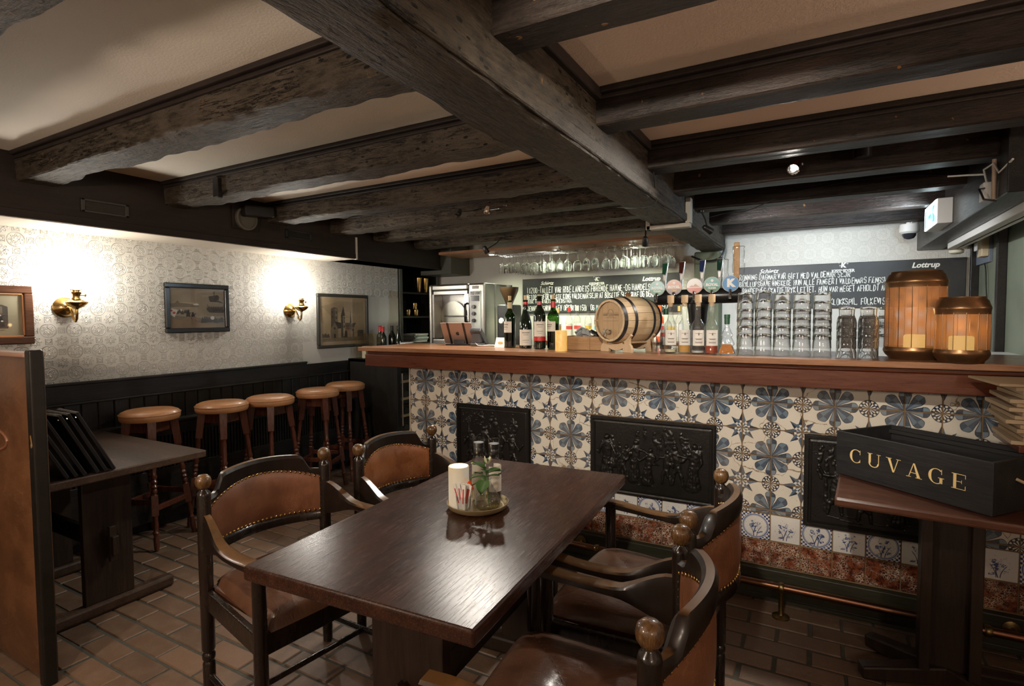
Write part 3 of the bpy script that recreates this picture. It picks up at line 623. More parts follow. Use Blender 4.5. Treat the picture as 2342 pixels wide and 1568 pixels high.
# cast iron firebacks set into the tiles
import numpy as np
def relief(name, x0, x1, z0, z1, seed, label, nfig, band=False):
    nu, nv = 190, int(190*(z1-z0)/(x1-x0)); U, V = np.meshgrid(np.linspace(0, 1, nu+1), np.linspace(0, 1, nv+1)); W = (x1-x0)/(z1-z0); Xp = U*W
    r = random.Random(seed); Hh = np.zeros_like(U)
    fr = np.minimum(np.minimum(Xp, W-Xp), np.minimum(V, 1-V)); inside = fr > .075
    rough = np.zeros_like(U)
    for fq, am in ((14, .0035), (33, .0022)):
        for j in range(nv+1):
            for i in range(0, nu+1): rough[j, i] += am*noise.noise(Vector((Xp[j, i]*fq, V[j, i]*fq, seed+fq)))
    def cap(ax, az, bx, bz, ra, rb, amp):
        dx, dz = bx-ax, bz-az; L = dx*dx+dz*dz+1e-9; t = np.clip(((Xp-ax)*dx+(V-az)*dz)/L, 0, 1); d = np.hypot(Xp-ax-t*dx, V-az-t*dz); rr = ra+(rb-ra)*t
        np.maximum(Hh, amp*np.sqrt(np.clip(1-(d/rr)**2, 0, 1)), out=Hh)
    def person(x, z, h, lean):
        A = .0175; hd = .075*h
        cap(x+lean, z+h*.92, x+lean, z+h*.93, hd, hd, A*1.1); cap(x+lean*.9, z+h*.78, x, z+h*.45, .13*h, .10*h, A)
        robe = r.random() < .55
        if robe:
            cap(x, z+h*.5, x-.02, z+.03, .11*h, .19*h, A*.9)
            for q in range(5): cap(x+(q-2)*.03*h, z+h*.48, x+(q-2)*.075*h, z+.02, .012*h, .02*h, A*1.08)
        else:
            for s in (-1, 1): cap(x, z+h*.47, x+s*.09*h+r.uniform(-.05,.05)*h, z+h*.25, .07*h, .055*h, A); cap(x+s*.09*h, z+h*.25, x+s*.12*h, z+.02, .055*h, .035*h, A*.9)
        for s in (-1, 1):
            ex, ez = x+s*r.uniform(.14,.24)*h, z+h*r.uniform(.5,.78); cap(x+s*.11*h+lean, z+h*.76, ex, ez, .045*h, .04*h, A); cap(ex, ez, ex+s*r.uniform(-.1,.18)*h, ez+r.uniform(-.18,.18)*h, .038*h, .025*h, A*.95)
    base_z = .17 if band else .11
    for k in range(nfig):
        person(.14+(W-.28)*(k+.5)/nfig+r.uniform(-.03,.03), base_z+r.uniform(0,.05), r.uniform(.46,.6), r.uniform(-.06,.06))
    if band:   # rider's horse on the left, crowd behind
        cap(.22, .38, .42, .42, .085, .08, .013); cap(.42, .44, .52, .60, .06, .04, .013); cap(.52, .60, .58, .54, .04, .025, .013)
        for q in (.2, .25, .40, .44): cap(q, .36, q+.01, .18, .03, .018, .011)
    for k in range(26 if band else 12):
        x, z = r.uniform(.12, W-.12), r.uniform(.66, .90); s = r.uniform(.018, .035); cap(x, z, x, z+.01, s, s, .009); cap(x, z-.05, x+r.uniform(-.03,.03), z-.13, s*1.4, s, .008)
    if not band:
        for k in range(70): x, z = r.uniform(.1, W*.4), r.uniform(.72, .92); cap(x, z, x, z, .014, .014, .009)   # tree crown
        cap(.2, .75, .2, .2, .02, .03, .009)
    for k in range(14): x = r.uniform(.1, W-.2); z = r.uniform(.09, .16); cap(x, z, x+r.uniform(.05,.15), z+r.uniform(-.02,.02), .014, .01, .007)
    Hh = np.where(inside, Hh+rough+.002, 0)
    if band:
        bandm = inside & (V < .145); lt = (np.sin(Xp*150)*np.sin(Xp*47+1) > -.2) & (V > .095) & (V < .13); Hh = np.where(bandm, np.where(lt, .005, .002), Hh)
    frame = np.where(fr < .03, .016, np.where(fr < .045, .010, np.where(fr < .06, .014, np.where(inside, 0, .004)))); Hh = Hh+frame
    vs = [(x0+(x1-x0)*U[j, i], 2.922-Hh[j, i], z0+(z1-z0)*V[j, i]) for j in range(nv+1) for i in range(nu+1)]
    m = MB(); m.add(vs, [(j*(nu+1)+i, j*(nu+1)+i+1, (j+1)*(nu+1)+i+1, (j+1)*(nu+1)+i) for j in range(nv) for i in range(nu)])
    o = m.build(name, IRON, None, smooth=60, fix=False); tag(o, label, 'fireback')
    MB().box(x0, x1, 2.915, 2.9308, z0, z1).box(x0-.006, x1+.006, 2.922, 2.9308, z0-.006, z1+.006).build('back_plate', IRON, o)
    return o
relief('fireback', *PLQ[0], 3, 'nearly square black cast-iron relief panel at the left end of the tiled bar', 4)
relief('fireback', *PLQ[1], 11, 'widest black cast-iron relief panel, with a horse, set in the tiles behind the centre table', 7, True)
relief('fireback', *PLQ[2], 5, 'black cast-iron relief panel in the tiles behind the black wine crate', 4)
# foot rail
rail = thing('foot_rail', 'copper foot rail with brass rings along the foot of the bar', 'foot rail', (-.4, 2.77, 0))
rel(MB().tube([(-2.42, 2.77, .14), (1.7, 2.77, .14)], .018, 14).build('pipe', COPPER, None, smooth=40), rail)
for x in (-1.24, -1.02, -.86, -.12, .62): rel(MB().lathe([(.021, -.012), (.024, -.008), (.024, .008), (.021, .012)], 16, M=Matrix.Translation((x, 2.77, .14)) @ Matrix.Rotation(pi/2, 4, 'Y')).build('ring', OLDBRASS, None, smooth=40), rail)
for x in (-.12,): rel(MB().lathe([(.038, 0), (.038, .006), (.014, .012), (.011, .02), (.011, .11), (.016, .125)], 16, (x, 2.77, 0)).build('floor_bracket', OLDBRASS, None, smooth=40), rail)
for x in (-1.16, .72):
    rel(MB().tube([(x, 2.90, .115), (x+.01, 2.86, .11), (x+.02, 2.80, .12), (x+.02, 2.775, .135)], .011, 10).lathe([(.03, 0), (.03, .006), (.012, .012)], 16, M=Matrix.Translation((x, 2.895, .115)) @ Matrix.Rotation(pi/2, 4, 'X')).build('wall_bracket', OLDBRASS, None, smooth=40), rail)
# chalk boards
CHALKB = Mat('chalkboard'); CHALKB = CHALKB.set(CHALKB.mix(CHALKB.noise(3, 5, .7, kind='World').sm(.4,.8), (.011,.012,.012), (.026,.028,.027)), .5); CHALK = plain('chalk', (.72,.72,.66), .9)
def board(x0, x1, z0, z1, label, lines, logos):
    o = tag(MB().box(x0, x1, 5.277, 5.297, z0, z1).build('chalkboard', CHALKB, None, bevel=.003), label, 'chalkboard')
    for k, (s, x, z, h, wd) in enumerate(lines):
        m = MB(); chalk(s, x, z, h, wd, m, 0, .0052, k*3+len(s)); q = m.build('chalk_writing', CHALK, o, fix=False); q['kind'] = 'stuff'; q.location = (0, 5.2762, 0)
    for s, x, z, sz, sh, b in logos: text(s, sz, CHALK, o, face_mY(x, 5.2762, z), sh, 'CENTER', b, name='printed_logo')
    return o
def kmark(x, z): return [('K', x, z+.045, .05, .1, .003), ('*', x-.03, z+.06, .03, 0, .001), ('*', x+.03, z+.05, .03, 0, .001), ('*', x-.022, z+.035, .03, 0, .001), ('KISSMEYER', x, z, .034, 0, .001)]
board(-2.80, -1.125, 1.447, 1.815, 'left chalkboard, behind the barrel and wine bottles',
      [('I 1200-TALLET VAR RIBE LANDETS FØRENDE HAVNE-OG HANDELSB', -2.74, 1.662, .058, 1.375), ('NETOP DERFOR VALGTE KONG VALDEMAR SEJR AT BOSÆTTE SIG I RIBE OG DERM', -2.74, 1.594, .050, 1.39),
       ('RIBE TIL RIGETS HOVEDSTAD.', -2.74, 1.553, .036, .53), ('DENNE BYGNING BLEV OPFØRT I 1581, OG VA', -2.74, 1.470, .052, .84), ('197', -1.31, 1.472, .055, .10)],
      [('Schiøtz', -2.506, 1.762, .05, .35, .001), ('Lottrup', -1.395, 1.765, .056, .25, .002)]+kmark(-1.947, 1.738))
board(-.614, .985, 1.462, 1.832, 'right chalkboard, behind the stacked tumblers and the lanterns',
      [('RONNING DAGMAR VAR GIFT MED VALDEMAR SEJR', -.60, 1.717, .046, .845), ('BRYLLUPSGAVE ØNSKEDE HUN ALLE FANGER I VALDEMARS FÆNGSLE', -.60, 1.660, .044, 1.12),
       ('I BØNDERNES SKATTETRYK LETTET. HUN VAR MEGET AFHOLDT AF', -.60, 1.597, .046, 1.10), ('S KLOKKSPIL, FOLKEVISE', .07, 1.488, .048, .44)],
      [('Schiøtz', -.367, 1.788, .05, .35, .001), ('Lottrup', .736, 1.785, .056, .25, .002)]+kmark(.19, 1.765))
# back counter and shelf
tag(MB().box(-3.40, -2.45, 4.36, 5.285, 0, .95).box(-2.45, -.965, 4.70, 5.285, 0, .95).build('back_counter', plain('back_counter_paint', (.12,.115,.10), .5), None, bevel=.004), 'low grey back counter along the back wall behind the bar', 'counter')
tag(MB().box(-2.33, -.97, 4.72, 5.0, 1.15, 1.18).box(-2.33, -2.30, 4.72, 5.0, .95, 1.15).box(-1.0, -.97, 4.72, 5.0, .95, 1.15).build('bottle_shelf', MAHOG, None, bevel=.003), 'raised wooden shelf on the back counter holding the spirits bottles', 'shelf')
# hanging glass rack
SHELFW = wood('rack_shelf_wood', (.22,.10,.05), (.36,.18,.09), 0, 4, .4, .1)
rk = thing('glass_rack', 'wooden shelf under the joists with wire rails for hanging wine glasses', 'glass rack', (-2.2, 4.85, 2.06))
rel(MB().box(-3.45, -1.0, 4.64, 5.08, 2.058, 2.085).build('shelf_board', SHELFW, None, bevel=.002), rk)
for y in (4.70, 4.80, 4.90): rel(MB().tube([(-2.80, y-.017, 2.022), (-1.02, y-.017, 2.022)], .003, 6).tube([(-2.80, y+.017, 2.022), (-1.02, y+.017, 2.022)], .003, 6).build('wire_rail', CHROME, None, smooth=60), rk)
for x in (-2.78, -2.45, -2.1, -1.75, -1.4, -1.06):
    m = MB()
    for y in (4.70, 4.80, 4.90):
        for s in (-.017, .017): m.tube([(x, y+s, 2.058), (x, y+s, 2.020)], .003, 6)
    hg = rel(m.build('rail_hanger', CHROME, None, smooth=60), rk); hg['kind'] = 'stuff'
DISC = emit('downlight_lens', (.95, 1, .8), 14)
for x, y in RACK_LAMPS:
    d = tag(MB().lathe([(.04, 2.058), (.04, 2.05), (.028, 2.047)], 20, (x, y, 0)).build('downlight', WHITE, None, smooth=40), 'round white downlight in the underside of the glass rack shelf', 'lamp', 'rack downlights')
    MB().lathe([(.026, 2.0465), (.026, 2.0455)], 16, (x, y, 0)).build('lens', DISC, d)
def wineglass():
    p = [(.001, .0), (.030, .0), (.031, -.003), (.006, -.008), (.0035, -.018), (.0032, -.085), (.006, -.092), (.020, -.102), (.030, -.118), (.0345, -.14), (.034, -.16), (.029, -.190)]
    return MB().lathe(p, 20, cap=False).build('wine_glass', STEMG, None, smooth=60)
wg = wineglass(); n = 0; tag(wg, 'stemmed wine glass hanging upside down from the rack over the back bar', 'wine glass', 'wine glasses hanging from the rack')
rr = random.Random(4)
for y, cnt in ((4.70, 19), (4.80, 18), (4.90, 19)):
    for k in range(cnt):
        loc = (-2.74+1.68*(k+rr.uniform(-.12,.12)+.3)/cnt, y, 2.0275)
        if n == 0: wg.location = loc
        else: c = clone(wg, loc, rr.uniform(0, 6)); c.scale = (1, 1, rr.choice((1, 1, .93, 1.05)))
        n += 1
# oven
ov = thing('rotisserie_oven', 'stainless steel glass-fronted oven with three control knobs on the back counter', 'oven', (-3.05, 4.6, .95))
rel(MB().box(-3.385, -2.72, 4.56, 4.85, .97, 1.73).box(-3.385, -3.345, 4.37, 4.56, .97, 1.73).box(-2.91, -2.72, 4.37, 4.56, .97, 1.73).box(-3.345, -2.91, 4.37, 4.56, 1.665, 1.73).box(-3.345, -2.91, 4.37, 4.56, .97, 1.20).build('housing', STEEL, None, bevel=.018, seg=3), ov)
rel(MB().box(-3.345, -2.91, 4.40, 4.404, 1.20, 1.665).build('glass_door', PANE, None), ov)
rel(MB().box(-3.345, -3.325, 4.385, 4.41, 1.20, 1.665).box(-2.93, -2.91, 4.385, 4.41, 1.20, 1.665).box(-3.345, -2.91, 4.385, 4.41, 1.63, 1.665).build('door_frame', STEEL, None, bevel=.003), ov)
rel(MB().lathe([(.15, 0), (.15, .008), (.02, .012)], 32, M=Matrix.Translation((-3.20, 4.545, 1.42)) @ Matrix.Rotation(pi/2, 4, 'X') ).build('drum_disc', plain('worn_steel', (.5,.5,.42), .35, .8), None, smooth=40), ov)
rel(MB().tube([(-3.28, 4.50, 1.42), (-2.93, 4.50, 1.42)], .006, 8).build('spit_rod', CHROME, None, smooth=60), ov)
rel(MB().tube([(-2.925, 4.375, 1.36), (-2.925, 4.345, 1.37), (-2.925, 4.34, 1.42), (-2.925, 4.34, 1.48), (-2.925, 4.345, 1.53), (-2.925, 4.375, 1.54)], .011, 10).build('door_handle', BLACK, None, smooth=60), ov)
pan = rel(MB().box(-2.885, -2.765, 4.362, 4.37, 1.08, 1.655).build('control_panel', plain('panel_grey', (.45,.45,.43), .45, .3), None, bevel=.002), ov)
for z in (1.505, 1.44, 1.375): rel(MB().lathe([(.019, 0), (.017, .022), (.001, .022)], 18, M=Matrix.Translation((-2.835, 4.362, z)) @ Matrix.Rotation(pi/2, 4, 'X')).build('knob', BLACK, None, smooth=40), ov)
rel(MB().box(-2.875, -2.775, 4.359, 4.363, 1.56, 1.61).build('display', plain('display_glass', (.03,.03,.025), .15), None), ov)
q = text('TG 100', .036, INK, None, face_mY(-2.825, 4.3605, 1.632), .2, bold=.0006); q.matrix_world = face_mY(-2.825, 4.3605, 1.632); rel(q, ov)
rel(MB().box(-2.86, -2.79, 4.366, 4.3705, 1.675, 1.705).build('sticker', PAPER, None), ov)
q = rel(MB().tube([(-3.30, 4.35, 1.15), (-3.22, 4.34, 1.125), (-3.08, 4.34, 1.125), (-3.0, 4.35, 1.15)], .006, 8).build('drawer_handle', WHITE, None, smooth=60), ov)
# coffee grinder
gd = thing('coffee_grinder', 'black coffee grinder with brown cone hopper beside the oven', 'grinder', (-2.53, 4.5, .95))
MB().box(-.085, .085, -.09, .09, 0, .57).box(-.07, .07, -.15, .08, 0, .06).build('body', BLACK, gd, bevel=.015)
MB().lathe([(.03, .57), (.035, .585), (.085, .70), (.09, .735), (.03, .738)], 24).build('hopper', plain('smoked_plastic', (.035,.019,.010), .2), gd, smooth=40); MB().lathe([(.03, .738), (.03, .755)], 16).build('hopper_lid', BLACK, gd, smooth=40)
MB().lathe([(.024, 0), (.03, .01), (.024, .02)], 7, M=Matrix.Translation((-.03, -.09, .42)) @ Matrix.Rotation(pi/2, 4, 'X')).build('dosing_knob', WHITE, gd)
tag(MB().box(-2.44, -2.32, 4.9, 4.93, 1.18, 1.62).build('white_box', WHITE, None, bevel=.004), 'upright white carton standing behind the coffee grinder', 'carton') if 0 else None
# ------------------------------------------------------------------ centre table
tb = thing('dining_table', 'dark glossy trestle table in the foreground with a tray on it', 'table', (-.995, 1.53, 0), radians(3))
MB().box(-.352, .352, -.625, .625, .71, .75).build('table_top', TABLEWOOD, tb, bevel=.007, seg=3)
for y in (-.38, .42):
    MB().box(-.115, .125, y-.02, y+.02, .065, .71).build('trestle_panel', TRESTLE, tb, bevel=.004)
    MB().bar((-.30, y, .035), (.31, y, .035), .07, .07).build('foot', TRESTLE, tb, bevel=.012)
    MB().box(-.26, .27, y-.03, y+.03, .67, .71).build('top_bearer', TRESTLE, tb, bevel=.004)
MB().bar((.0, -.46, .32), (.0, .50, .32), .028, .10).build('stretcher', TRESTLE, tb, bevel=.003)
for y in (-.425, .465): MB().prism([(-.012, .25), (.012, .25), (.014, .40), (.0, .415), (-.014, .40)], y-.012, y+.012, lambda u, v, d: (u, d, v)).build('wedge_key', TRESTLE, tb, bevel=.002)
# ------------------------------------------------------------------ armchairs
NAIL = MB().lathe([(.0068, 0), (.0062, .0026), (.0038, .0046), (.0003, .0054)], 10).build('nail', BRASS); NAILME = NAIL.data; bpy.data.objects.remove(NAIL)
for p in NAILME.polygons: p.use_smooth = True
HB = .247; HF = .285
def bx(t): return -.085*(1-t*t)-.002
def zt(t):
    a = abs(t)
    if a < .66: return .838-.010*(a/.66)**2
    if a < .84: s = (a-.66)/.18; s = s*s*(3-2*s); return .828-.062*s
    return .766-.004*(a-.84)/.16
def zb(t): return .786-.058*t*t
ZLO = .582
def arm_chair(label, loc, rz, leath):
    t = thing('arm_chair', label, 'chair', loc, rz, 'armchairs round the centre table')
    for s in (-1, 1):
        pr = [(.012, 0), (.020, .004), (.021, .06), (.021, .16), (.017, .168), (.022, .178), (.022, .192), (.017, .20), (.0225, .212), (.0235, .50), (.0235, .775), (.021, .785), (.013, .792), (.012, .797)]
        MB().lathe(pr, 16, (0, s*HB, 0)).build('back_post', CHAIRD, t, smooth=40)
        MB().lathe([(.012, .796), (.018, .80), (.0255, .812), (.027, .825), (.024, .838), (.014, .847), (.001, .849)], 18, (0, s*HB, 0)).build('finial', FINIAL, t, smooth=50)
        MB().lathe([(.012, 0), (.02, .005), (.021, .16), (.017, .168), (.022, .18), (.022, .192), (.017, .20), (.022, .21), (.0215, .63)], 14, (.435, s*HF, 0)).build('front_post', CHAIRD, t, smooth=40)
        rings = []
        for k in range(19):
            q = k/18; x = .015+.445*q; e = max(0, 1-q/.38); e = e*e*(3-2*e)
            top = .645+.062*e-.010*sin(min(1, max(0, (q-.25)/.6))*pi)+.004*q; bot = .605-.035*e+.018*q; w = .013+.012*min(1, q/.5); yc = s*(HB+(HF-HB)*q+.010*sin(q*pi))
            rings.append([(x, yc+w*a, bot+(top-bot)*b) for a, b in ((-1, .15), (-.8, 0), (.8, 0), (1, .15), (1.05, .8), (.75, 1), (-.75, 1), (-1.05, .8))])
        MB().loft(rings).build('arm_rest', CHAIRW, t, smooth=35)
        MB().bar((.02, s*HB, .395), (.42, s*HF, .395), .022, .07).build('side_rail', CHAIRD, t, bevel=.004)
        MB().tube([(.0, s*HB, .115), (.435, s*HF, .115)], .011, 10).build('side_stretcher', CHAIRD, t, smooth=60)
    MB().bar((0, -HB, .395), (0, HB, .395), .022, .07).build('back_rail', CHAIRD, t, bevel=.004); MB().bar((.435, -HF, .395), (.435, HF, .395), .022, .07).build('front_rail', CHAIRD, t, bevel=.004)
    MB().tube([(.22, -.264, .115), (.22, .264, .115)], .011, 10).build('cross_stretcher', CHAIRD, t, smooth=60)
    def curved(lo, hi, th, n=40):
        rings = []
        for k in range(n+1):
            u = -1+2*k/n; x, y = bx(u), u*.238; a, b = lo(u), hi(u)
            rings.append([(x-th, y, a), (x+th, y, a), (x+th*1.05, y, b-.012), (x+th*.5, y, b), (x-th*.6, y, b), (x-th*1.1, y, b-.014)])
        return MB().loft(rings)
    curved(zb, zt, .017).build('crest_rail', CHAIRW, t, smooth=35); curved(lambda u: .545, lambda u: ZLO, .014).build('lower_back_rail', CHAIRD, t, smooth=35)
    def pad(side):
        def fn(u, v):
            s = -1+2*u; lo, hi = ZLO, zb(s); bul = (1-abs(s)**4)*(1-abs(2*v-1)**3); return (bx(s)+side*(.008+.016*bul*(1 if side > 0 else .45)), s*.236, lo+(hi-lo)*v)
        return fn
    m = MB().grid(pad(1), 26, 12); m.grid(pad(-1), 26, 12)
    bp = m.build('back_pad', leath, t, smooth=60, fix=False)
    for side in (1, -1):
        R = Matrix.Rotation(side*pi/2, 4, 'Y')
        pts = [(s, zb(s)-.006) for s in [-.95+1.9*k/27 for k in range(28)]]+[(s, ZLO+.006) for s in [-.95+1.9*k/25 for k in range(26)]]+[(e, ZLO+.02+.12*k/6) for e in (-.97, .97) for k in range(6)]
        for s, z in pts:
            o = place('nail', NAILME, bp); xx = bx(s)+side*(.0095 if abs(s) < .96 else .008)
            o.matrix_local = Matrix.Translation((xx, s*.236, z)) @ Matrix.Rotation(atan2(.17*s, .236), 4, 'Z') @ R
    # seat cushion with a button and four seams
    def top(u, v):
        a, b = -1+2*u, -1+2*v; e = (1-abs(a)**5)*(1-abs(b)**5); r = sqrt(a*a+b*b); z = .432+.070*e**.4-.036*exp(-(r/.24)**2)-.006*exp(-((abs(a)-abs(b))/.05)**2)*min(1, e*2)
        z += .004*noise.noise(Vector((a*3+loc[0], b*3, 1)))*e
        return (.225+a*.236*(1-.03*abs(b)**3), b*(.243+.025*a)*(1-.03*abs(a)**3), z)
    seat = MB().grid(top, 36, 36).box(.0, .445, -.228, .228, .405, .432).build('seat_cushion', SEATL, t, smooth=50, fix=False)
    MB().lathe([(.019, .464), (.020, .469), (.014, .472), (.001, .470)], 18, (.225, 0, 0)).build('button', SEATL, seat, smooth=60)
    for sx, sy in ((1, 1), (1, -1), (-1, 1), (-1, -1)):
        MB().tube([tuple(Vector(top(.5+sx*.5*k, .5+sy*.5*k))+Vector((0, 0, .0005))) for k in [.1+.88*i/14 for i in range(15)]], .0022, 6).build('seam_piping', SEATL, seat, smooth=60)
    return t
arm_chair('brown leather armchair at the near left side of the centre table', (-1.872, 1.39, 0), radians(-7.5), LEATHER)
arm_chair('armchair with cracked glossy orange leather back at the far left side of the centre table', (-1.742, 2.0, 0), radians(-3), CRACKL)
arm_chair('armchair cut off by the bottom edge, at the near right side of the centre table', (-.279, 1.215, 0), radians(185.5), LEATHER)
arm_chair('armchair at the far right side of the centre table, nearest the wide iron panel', (-.299, 1.825, 0), radians(178), LEATHER)
# ------------------------------------------------------------------ bar stools
def stool():
    t = thing('bar_stool', 'x', 'stool', (0, 0, 0), 0, 'bar stools along the left wall')
    MB().lathe([(.140, .772), (.160, .775), (.166, .785), (.167, .812), (.163, .816), (.158, .826), (.135, .836), (.08, .841), (.001, .842)], 36).build('seat', STOOLL, t, smooth=50)
    MB().tube([(.1675*cos(a*pi/18), .1675*sin(a*pi/18), .813) for a in range(37)], .003, 6).build('seat_piping', STOOLL, t, smooth=60)
    MB().lathe([(.118, .70), (.118, .772)], 4, M=Matrix.Rotation(pi/4, 4, 'Z')).build('apron', STOOLW, t, bevel=.004)
    for sx, sy in ((1, 1), (1, -1), (-1, 1), (-1, -1)):
        A, B = Vector((sx*.088, sy*.088, .772)), Vector((sx*.155, sy*.155, 0)); at = lambda z: B+(A-B)*(z/.772)
        leg = MB().bar(at(.60), A, .040, .040, up=(sx, -sy, 0), w2=.046, h2=.046)
        leg.along(at(.33), at(.60), [(.017, 0), (.011, .03), (.016, .06), (.016, .12), (.012, .14), (.019, .19), (.0125, .24), (.019, .30), (.0125, .35), (.019, .41), (.014, .47), (.015, .60), (.0165, .8), (.014, .95), (.019, 1)], 12)
        leg.bar(at(.21), at(.33), .036, .036, up=(sx, -sy, 0)); leg.along(B, at(.21), [(.012, 0), (.015, .1), (.016, .35), (.012, .42), (.019, .5), (.012, .58), (.016, .7), (.013, .92), (.018, 1)], 12)
        leg.build('leg', STOOLW, t, smooth=40)
    at = lambda sx, sy, z: (sx*(.155-.067*z/.772), sy*(.155-.067*z/.772), z)
    for (a, b, z) in (((1,1),(1,-1),.25), ((-1,1),(-1,-1),.25), ((1,1),(-1,1),.285), ((1,-1),(-1,-1),.285)): MB().bar(at(*a, z), at(*b, z), .02, .034).build('foot_rung', STOOLW, t, bevel=.004)
    return t
st0 = stool()
for k, (x, y, a, lb) in enumerate(((-3.675, 1.885, 20, 'bar stool with tan round seat nearest the viewer, rising behind the left table'), (-3.575, 2.30, 14, 'second tan-seated bar stool, to the right of the left table'), (-3.52, 2.64, 8, 'third and middle one of the five tan-seated bar stools'),
        (-3.53, 3.09, 25, 'fourth tan-seated bar stool, in front of the farthest one'), (-3.645, 3.50, 12, 'farthest tan-seated bar stool, beside the black wine cabinet'))):
    if k == 0: st0.location = (x, y, 0); st0.rotation_euler = (0, 0, radians(a)); st0['label'] = lb
    else: clone(st0, (x, y, 0), radians(a), lb)
# ------------------------------------------------------------------ left table, menus and booth
lt = thing('wall_table', 'old oak trestle table by the left wall with black menu folders on it', 'table', (-3.31, 1.33, 0))
MB().box(-.50, .53, -.365, .365, .683, .72).build('table_top', OLDTABLE, lt, bevel=.006)
for x in (-.30, .335):
    MB().box(x-.018, x+.018, -.125, .085, .06, .683).build('trestle_panel', TRESTLE, lt, bevel=.004)
    MB().bar((x, -.34, .03), (x, .27, .03), .065, .06).build('foot', OLDTABLE, lt, bevel=.014)
MB().bar((-.36, -.02, .33), (.42, -.02, .33), .026, .09, up=(0,0,1)).build('stretcher', TRESTLE, lt, bevel=.003)
MB().bar((.385, -.02, .25), (.385, -.02, .42), .022, .03).build('wedge_key', TRESTLE, lt, bevel=.003)
ped = thing('table_foot_lamp', 'polished round metal table foot on the floor under the oak table', 'table base', (-3.22, 1.66, 0)) if 0 else None
for k in range(6):
    o = MB().box(-.105, .105, -.008, .008, 0, .31).build('menu_folder', plain('black_vinyl', (.010,.010,.011), .22), None, bevel=.004)
    o.location = (-2.875-.004*k, 1.268-.036*k, .7245); o.rotation_euler = (radians(-25-1.2*k if k else -30), 0, radians(3*((k % 3)-1))); o.rotation_euler[0] = radians(25.5+.3*k)
    tag(o, 'black vinyl menu folder on the oak table, %s from the right in the leaning row' % ('first', 'second', 'third', 'fourth', 'fifth', 'sixth')[k], 'menu', 'menu folders on the oak table')
    MB().lathe([(.004, 0), (.003, .003)], 10, M=Matrix.Translation((.09, -.008, .29)) @ Matrix.Rotation(pi/2, 4, 'X')).build('corner_rivet', CHROME, o)
bo = thing('booth_bench', 'tall booth seat back in brown leather with a worn black end post', 'bench', (-2.8, .9, 0))
POSTW = Mat('worn_black_post'); q_ = POSTW.noise(7, 4, .65, (2,2,.6)); POSTW = POSTW.set(POSTW.mix((q_.gt(.66))*1., POSTW.mix(POSTW.noise(20, 3), (.006,.005,.004), (.014,.011,.008)), (.24,.14,.05)), .36, bump=q_, bd=.004, bs=.5, Specular_IOR_Level=.25)
rel(MB().box(-2.588, -2.542, .893, .938, 0, 1.292).build('end_post', POSTW, None, bevel=.008, seg=3), bo)
rel(MB().slab(lambda u, v: (-3.80+1.21*u, .905-.02*(1-abs(2*u-1)**8)*(1-abs(2*v-1)**6), .02+1.245*v), 30, 24, (0, .05, 0)).build('leather_panel', m_leather('booth_leather', (.085,.034,.013), (.135,.056,.021)), None, smooth=60), bo)
rel(MB().box(-3.80, -2.588, .89, .96, 1.262, 1.280).build('top_rail', plain('pink_wood', (.28,.16,.11), .5), None, bevel=.006), bo); 
rel(MB().tube([(-2.90+.15*cos(a*pi/12), .886, .93+.045*sin(a*pi/12)) for a in range(25)], .006, 8).build('oval_piping', LEATHER, None, smooth=60), bo)
# ------------------------------------------------------------------ right pedestal table, wine crate, paper bags
rt_ = thing('pedestal_table', 'dark square pedestal table at the right edge holding the black wine crate', 'table', (.45, 2.53, 0), radians(-4))
MB().box(-.36, .36, -.315, .315, .718, .75).build('table_top', wood('red_table_wood', (.045,.016,.009), (.10,.038,.02), 0, 5, .36, .2, coat=.2), rt_, bevel=.008)
MB().box(-.09, -.055, -.075, .075, .08, .718).box(.055, .09, -.075, .075, .08, .718).build('side_plank', TRESTLE, rt_, bevel=.003); MB().box(-.055, .055, -.03, .03, .08, .718).build('core_post', TRESTLE, rt_)
for a in (205, 145, 25, -35): MB().bar((.0, 0, .055), (.30*cos(radians(a)), .26*sin(radians(a)), .035), .065, .075, w2=.055, h2=.05).build('foot', TRESTLE, rt_, bevel=.008)
BLKCR = wood('black_stained_pine', (.012,.012,.013), (.030,.029,.028), 0, 5, .5, .3)
wc = thing('wine_crate', 'black wooden wine crate lettered CUVAGE in gold on the pedestal table', 'crate', (.083, 2.596, .752), radians(-39.7))
Lc, Wc, Hc = .547, .325, .175
MB().box(0, Lc, 0, .014, 0, Hc).build('front_board', BLKCR, wc, bevel=.002); MB().box(0, Lc, Wc-.014, Wc, 0, Hc).build('back_board', BLKCR, wc, bevel=.002)
MB().box(0, .014, .014, Wc-.014, 0, Hc).build('end_board', BLKCR, wc, bevel=.002); MB().box(Lc-.014, Lc, .014, Wc-.014, 0, Hc).build('end_board', BLKCR, wc, bevel=.002); MB().box(.014, Lc-.014, .014, Wc-.014, 0, .012).build('base_board', BLKCR, wc)
MB().box(.014, Lc-.014, .014, .03, Hc-.03, Hc-.016).box(.014, Lc-.014, Wc-.03, Wc-.014, Hc-.03, Hc-.016).build('lid_groove', BLKCR, wc)
MB().tube([(Lc, .12, .11), (Lc+.02, .13, .10), (Lc+.025, .16, .095), (Lc+.02, .19, .10), (Lc, .20, .11)], .005, 8).build('rope_handle', plain('rope', (.40,.31,.19), .9), wc, smooth=60)
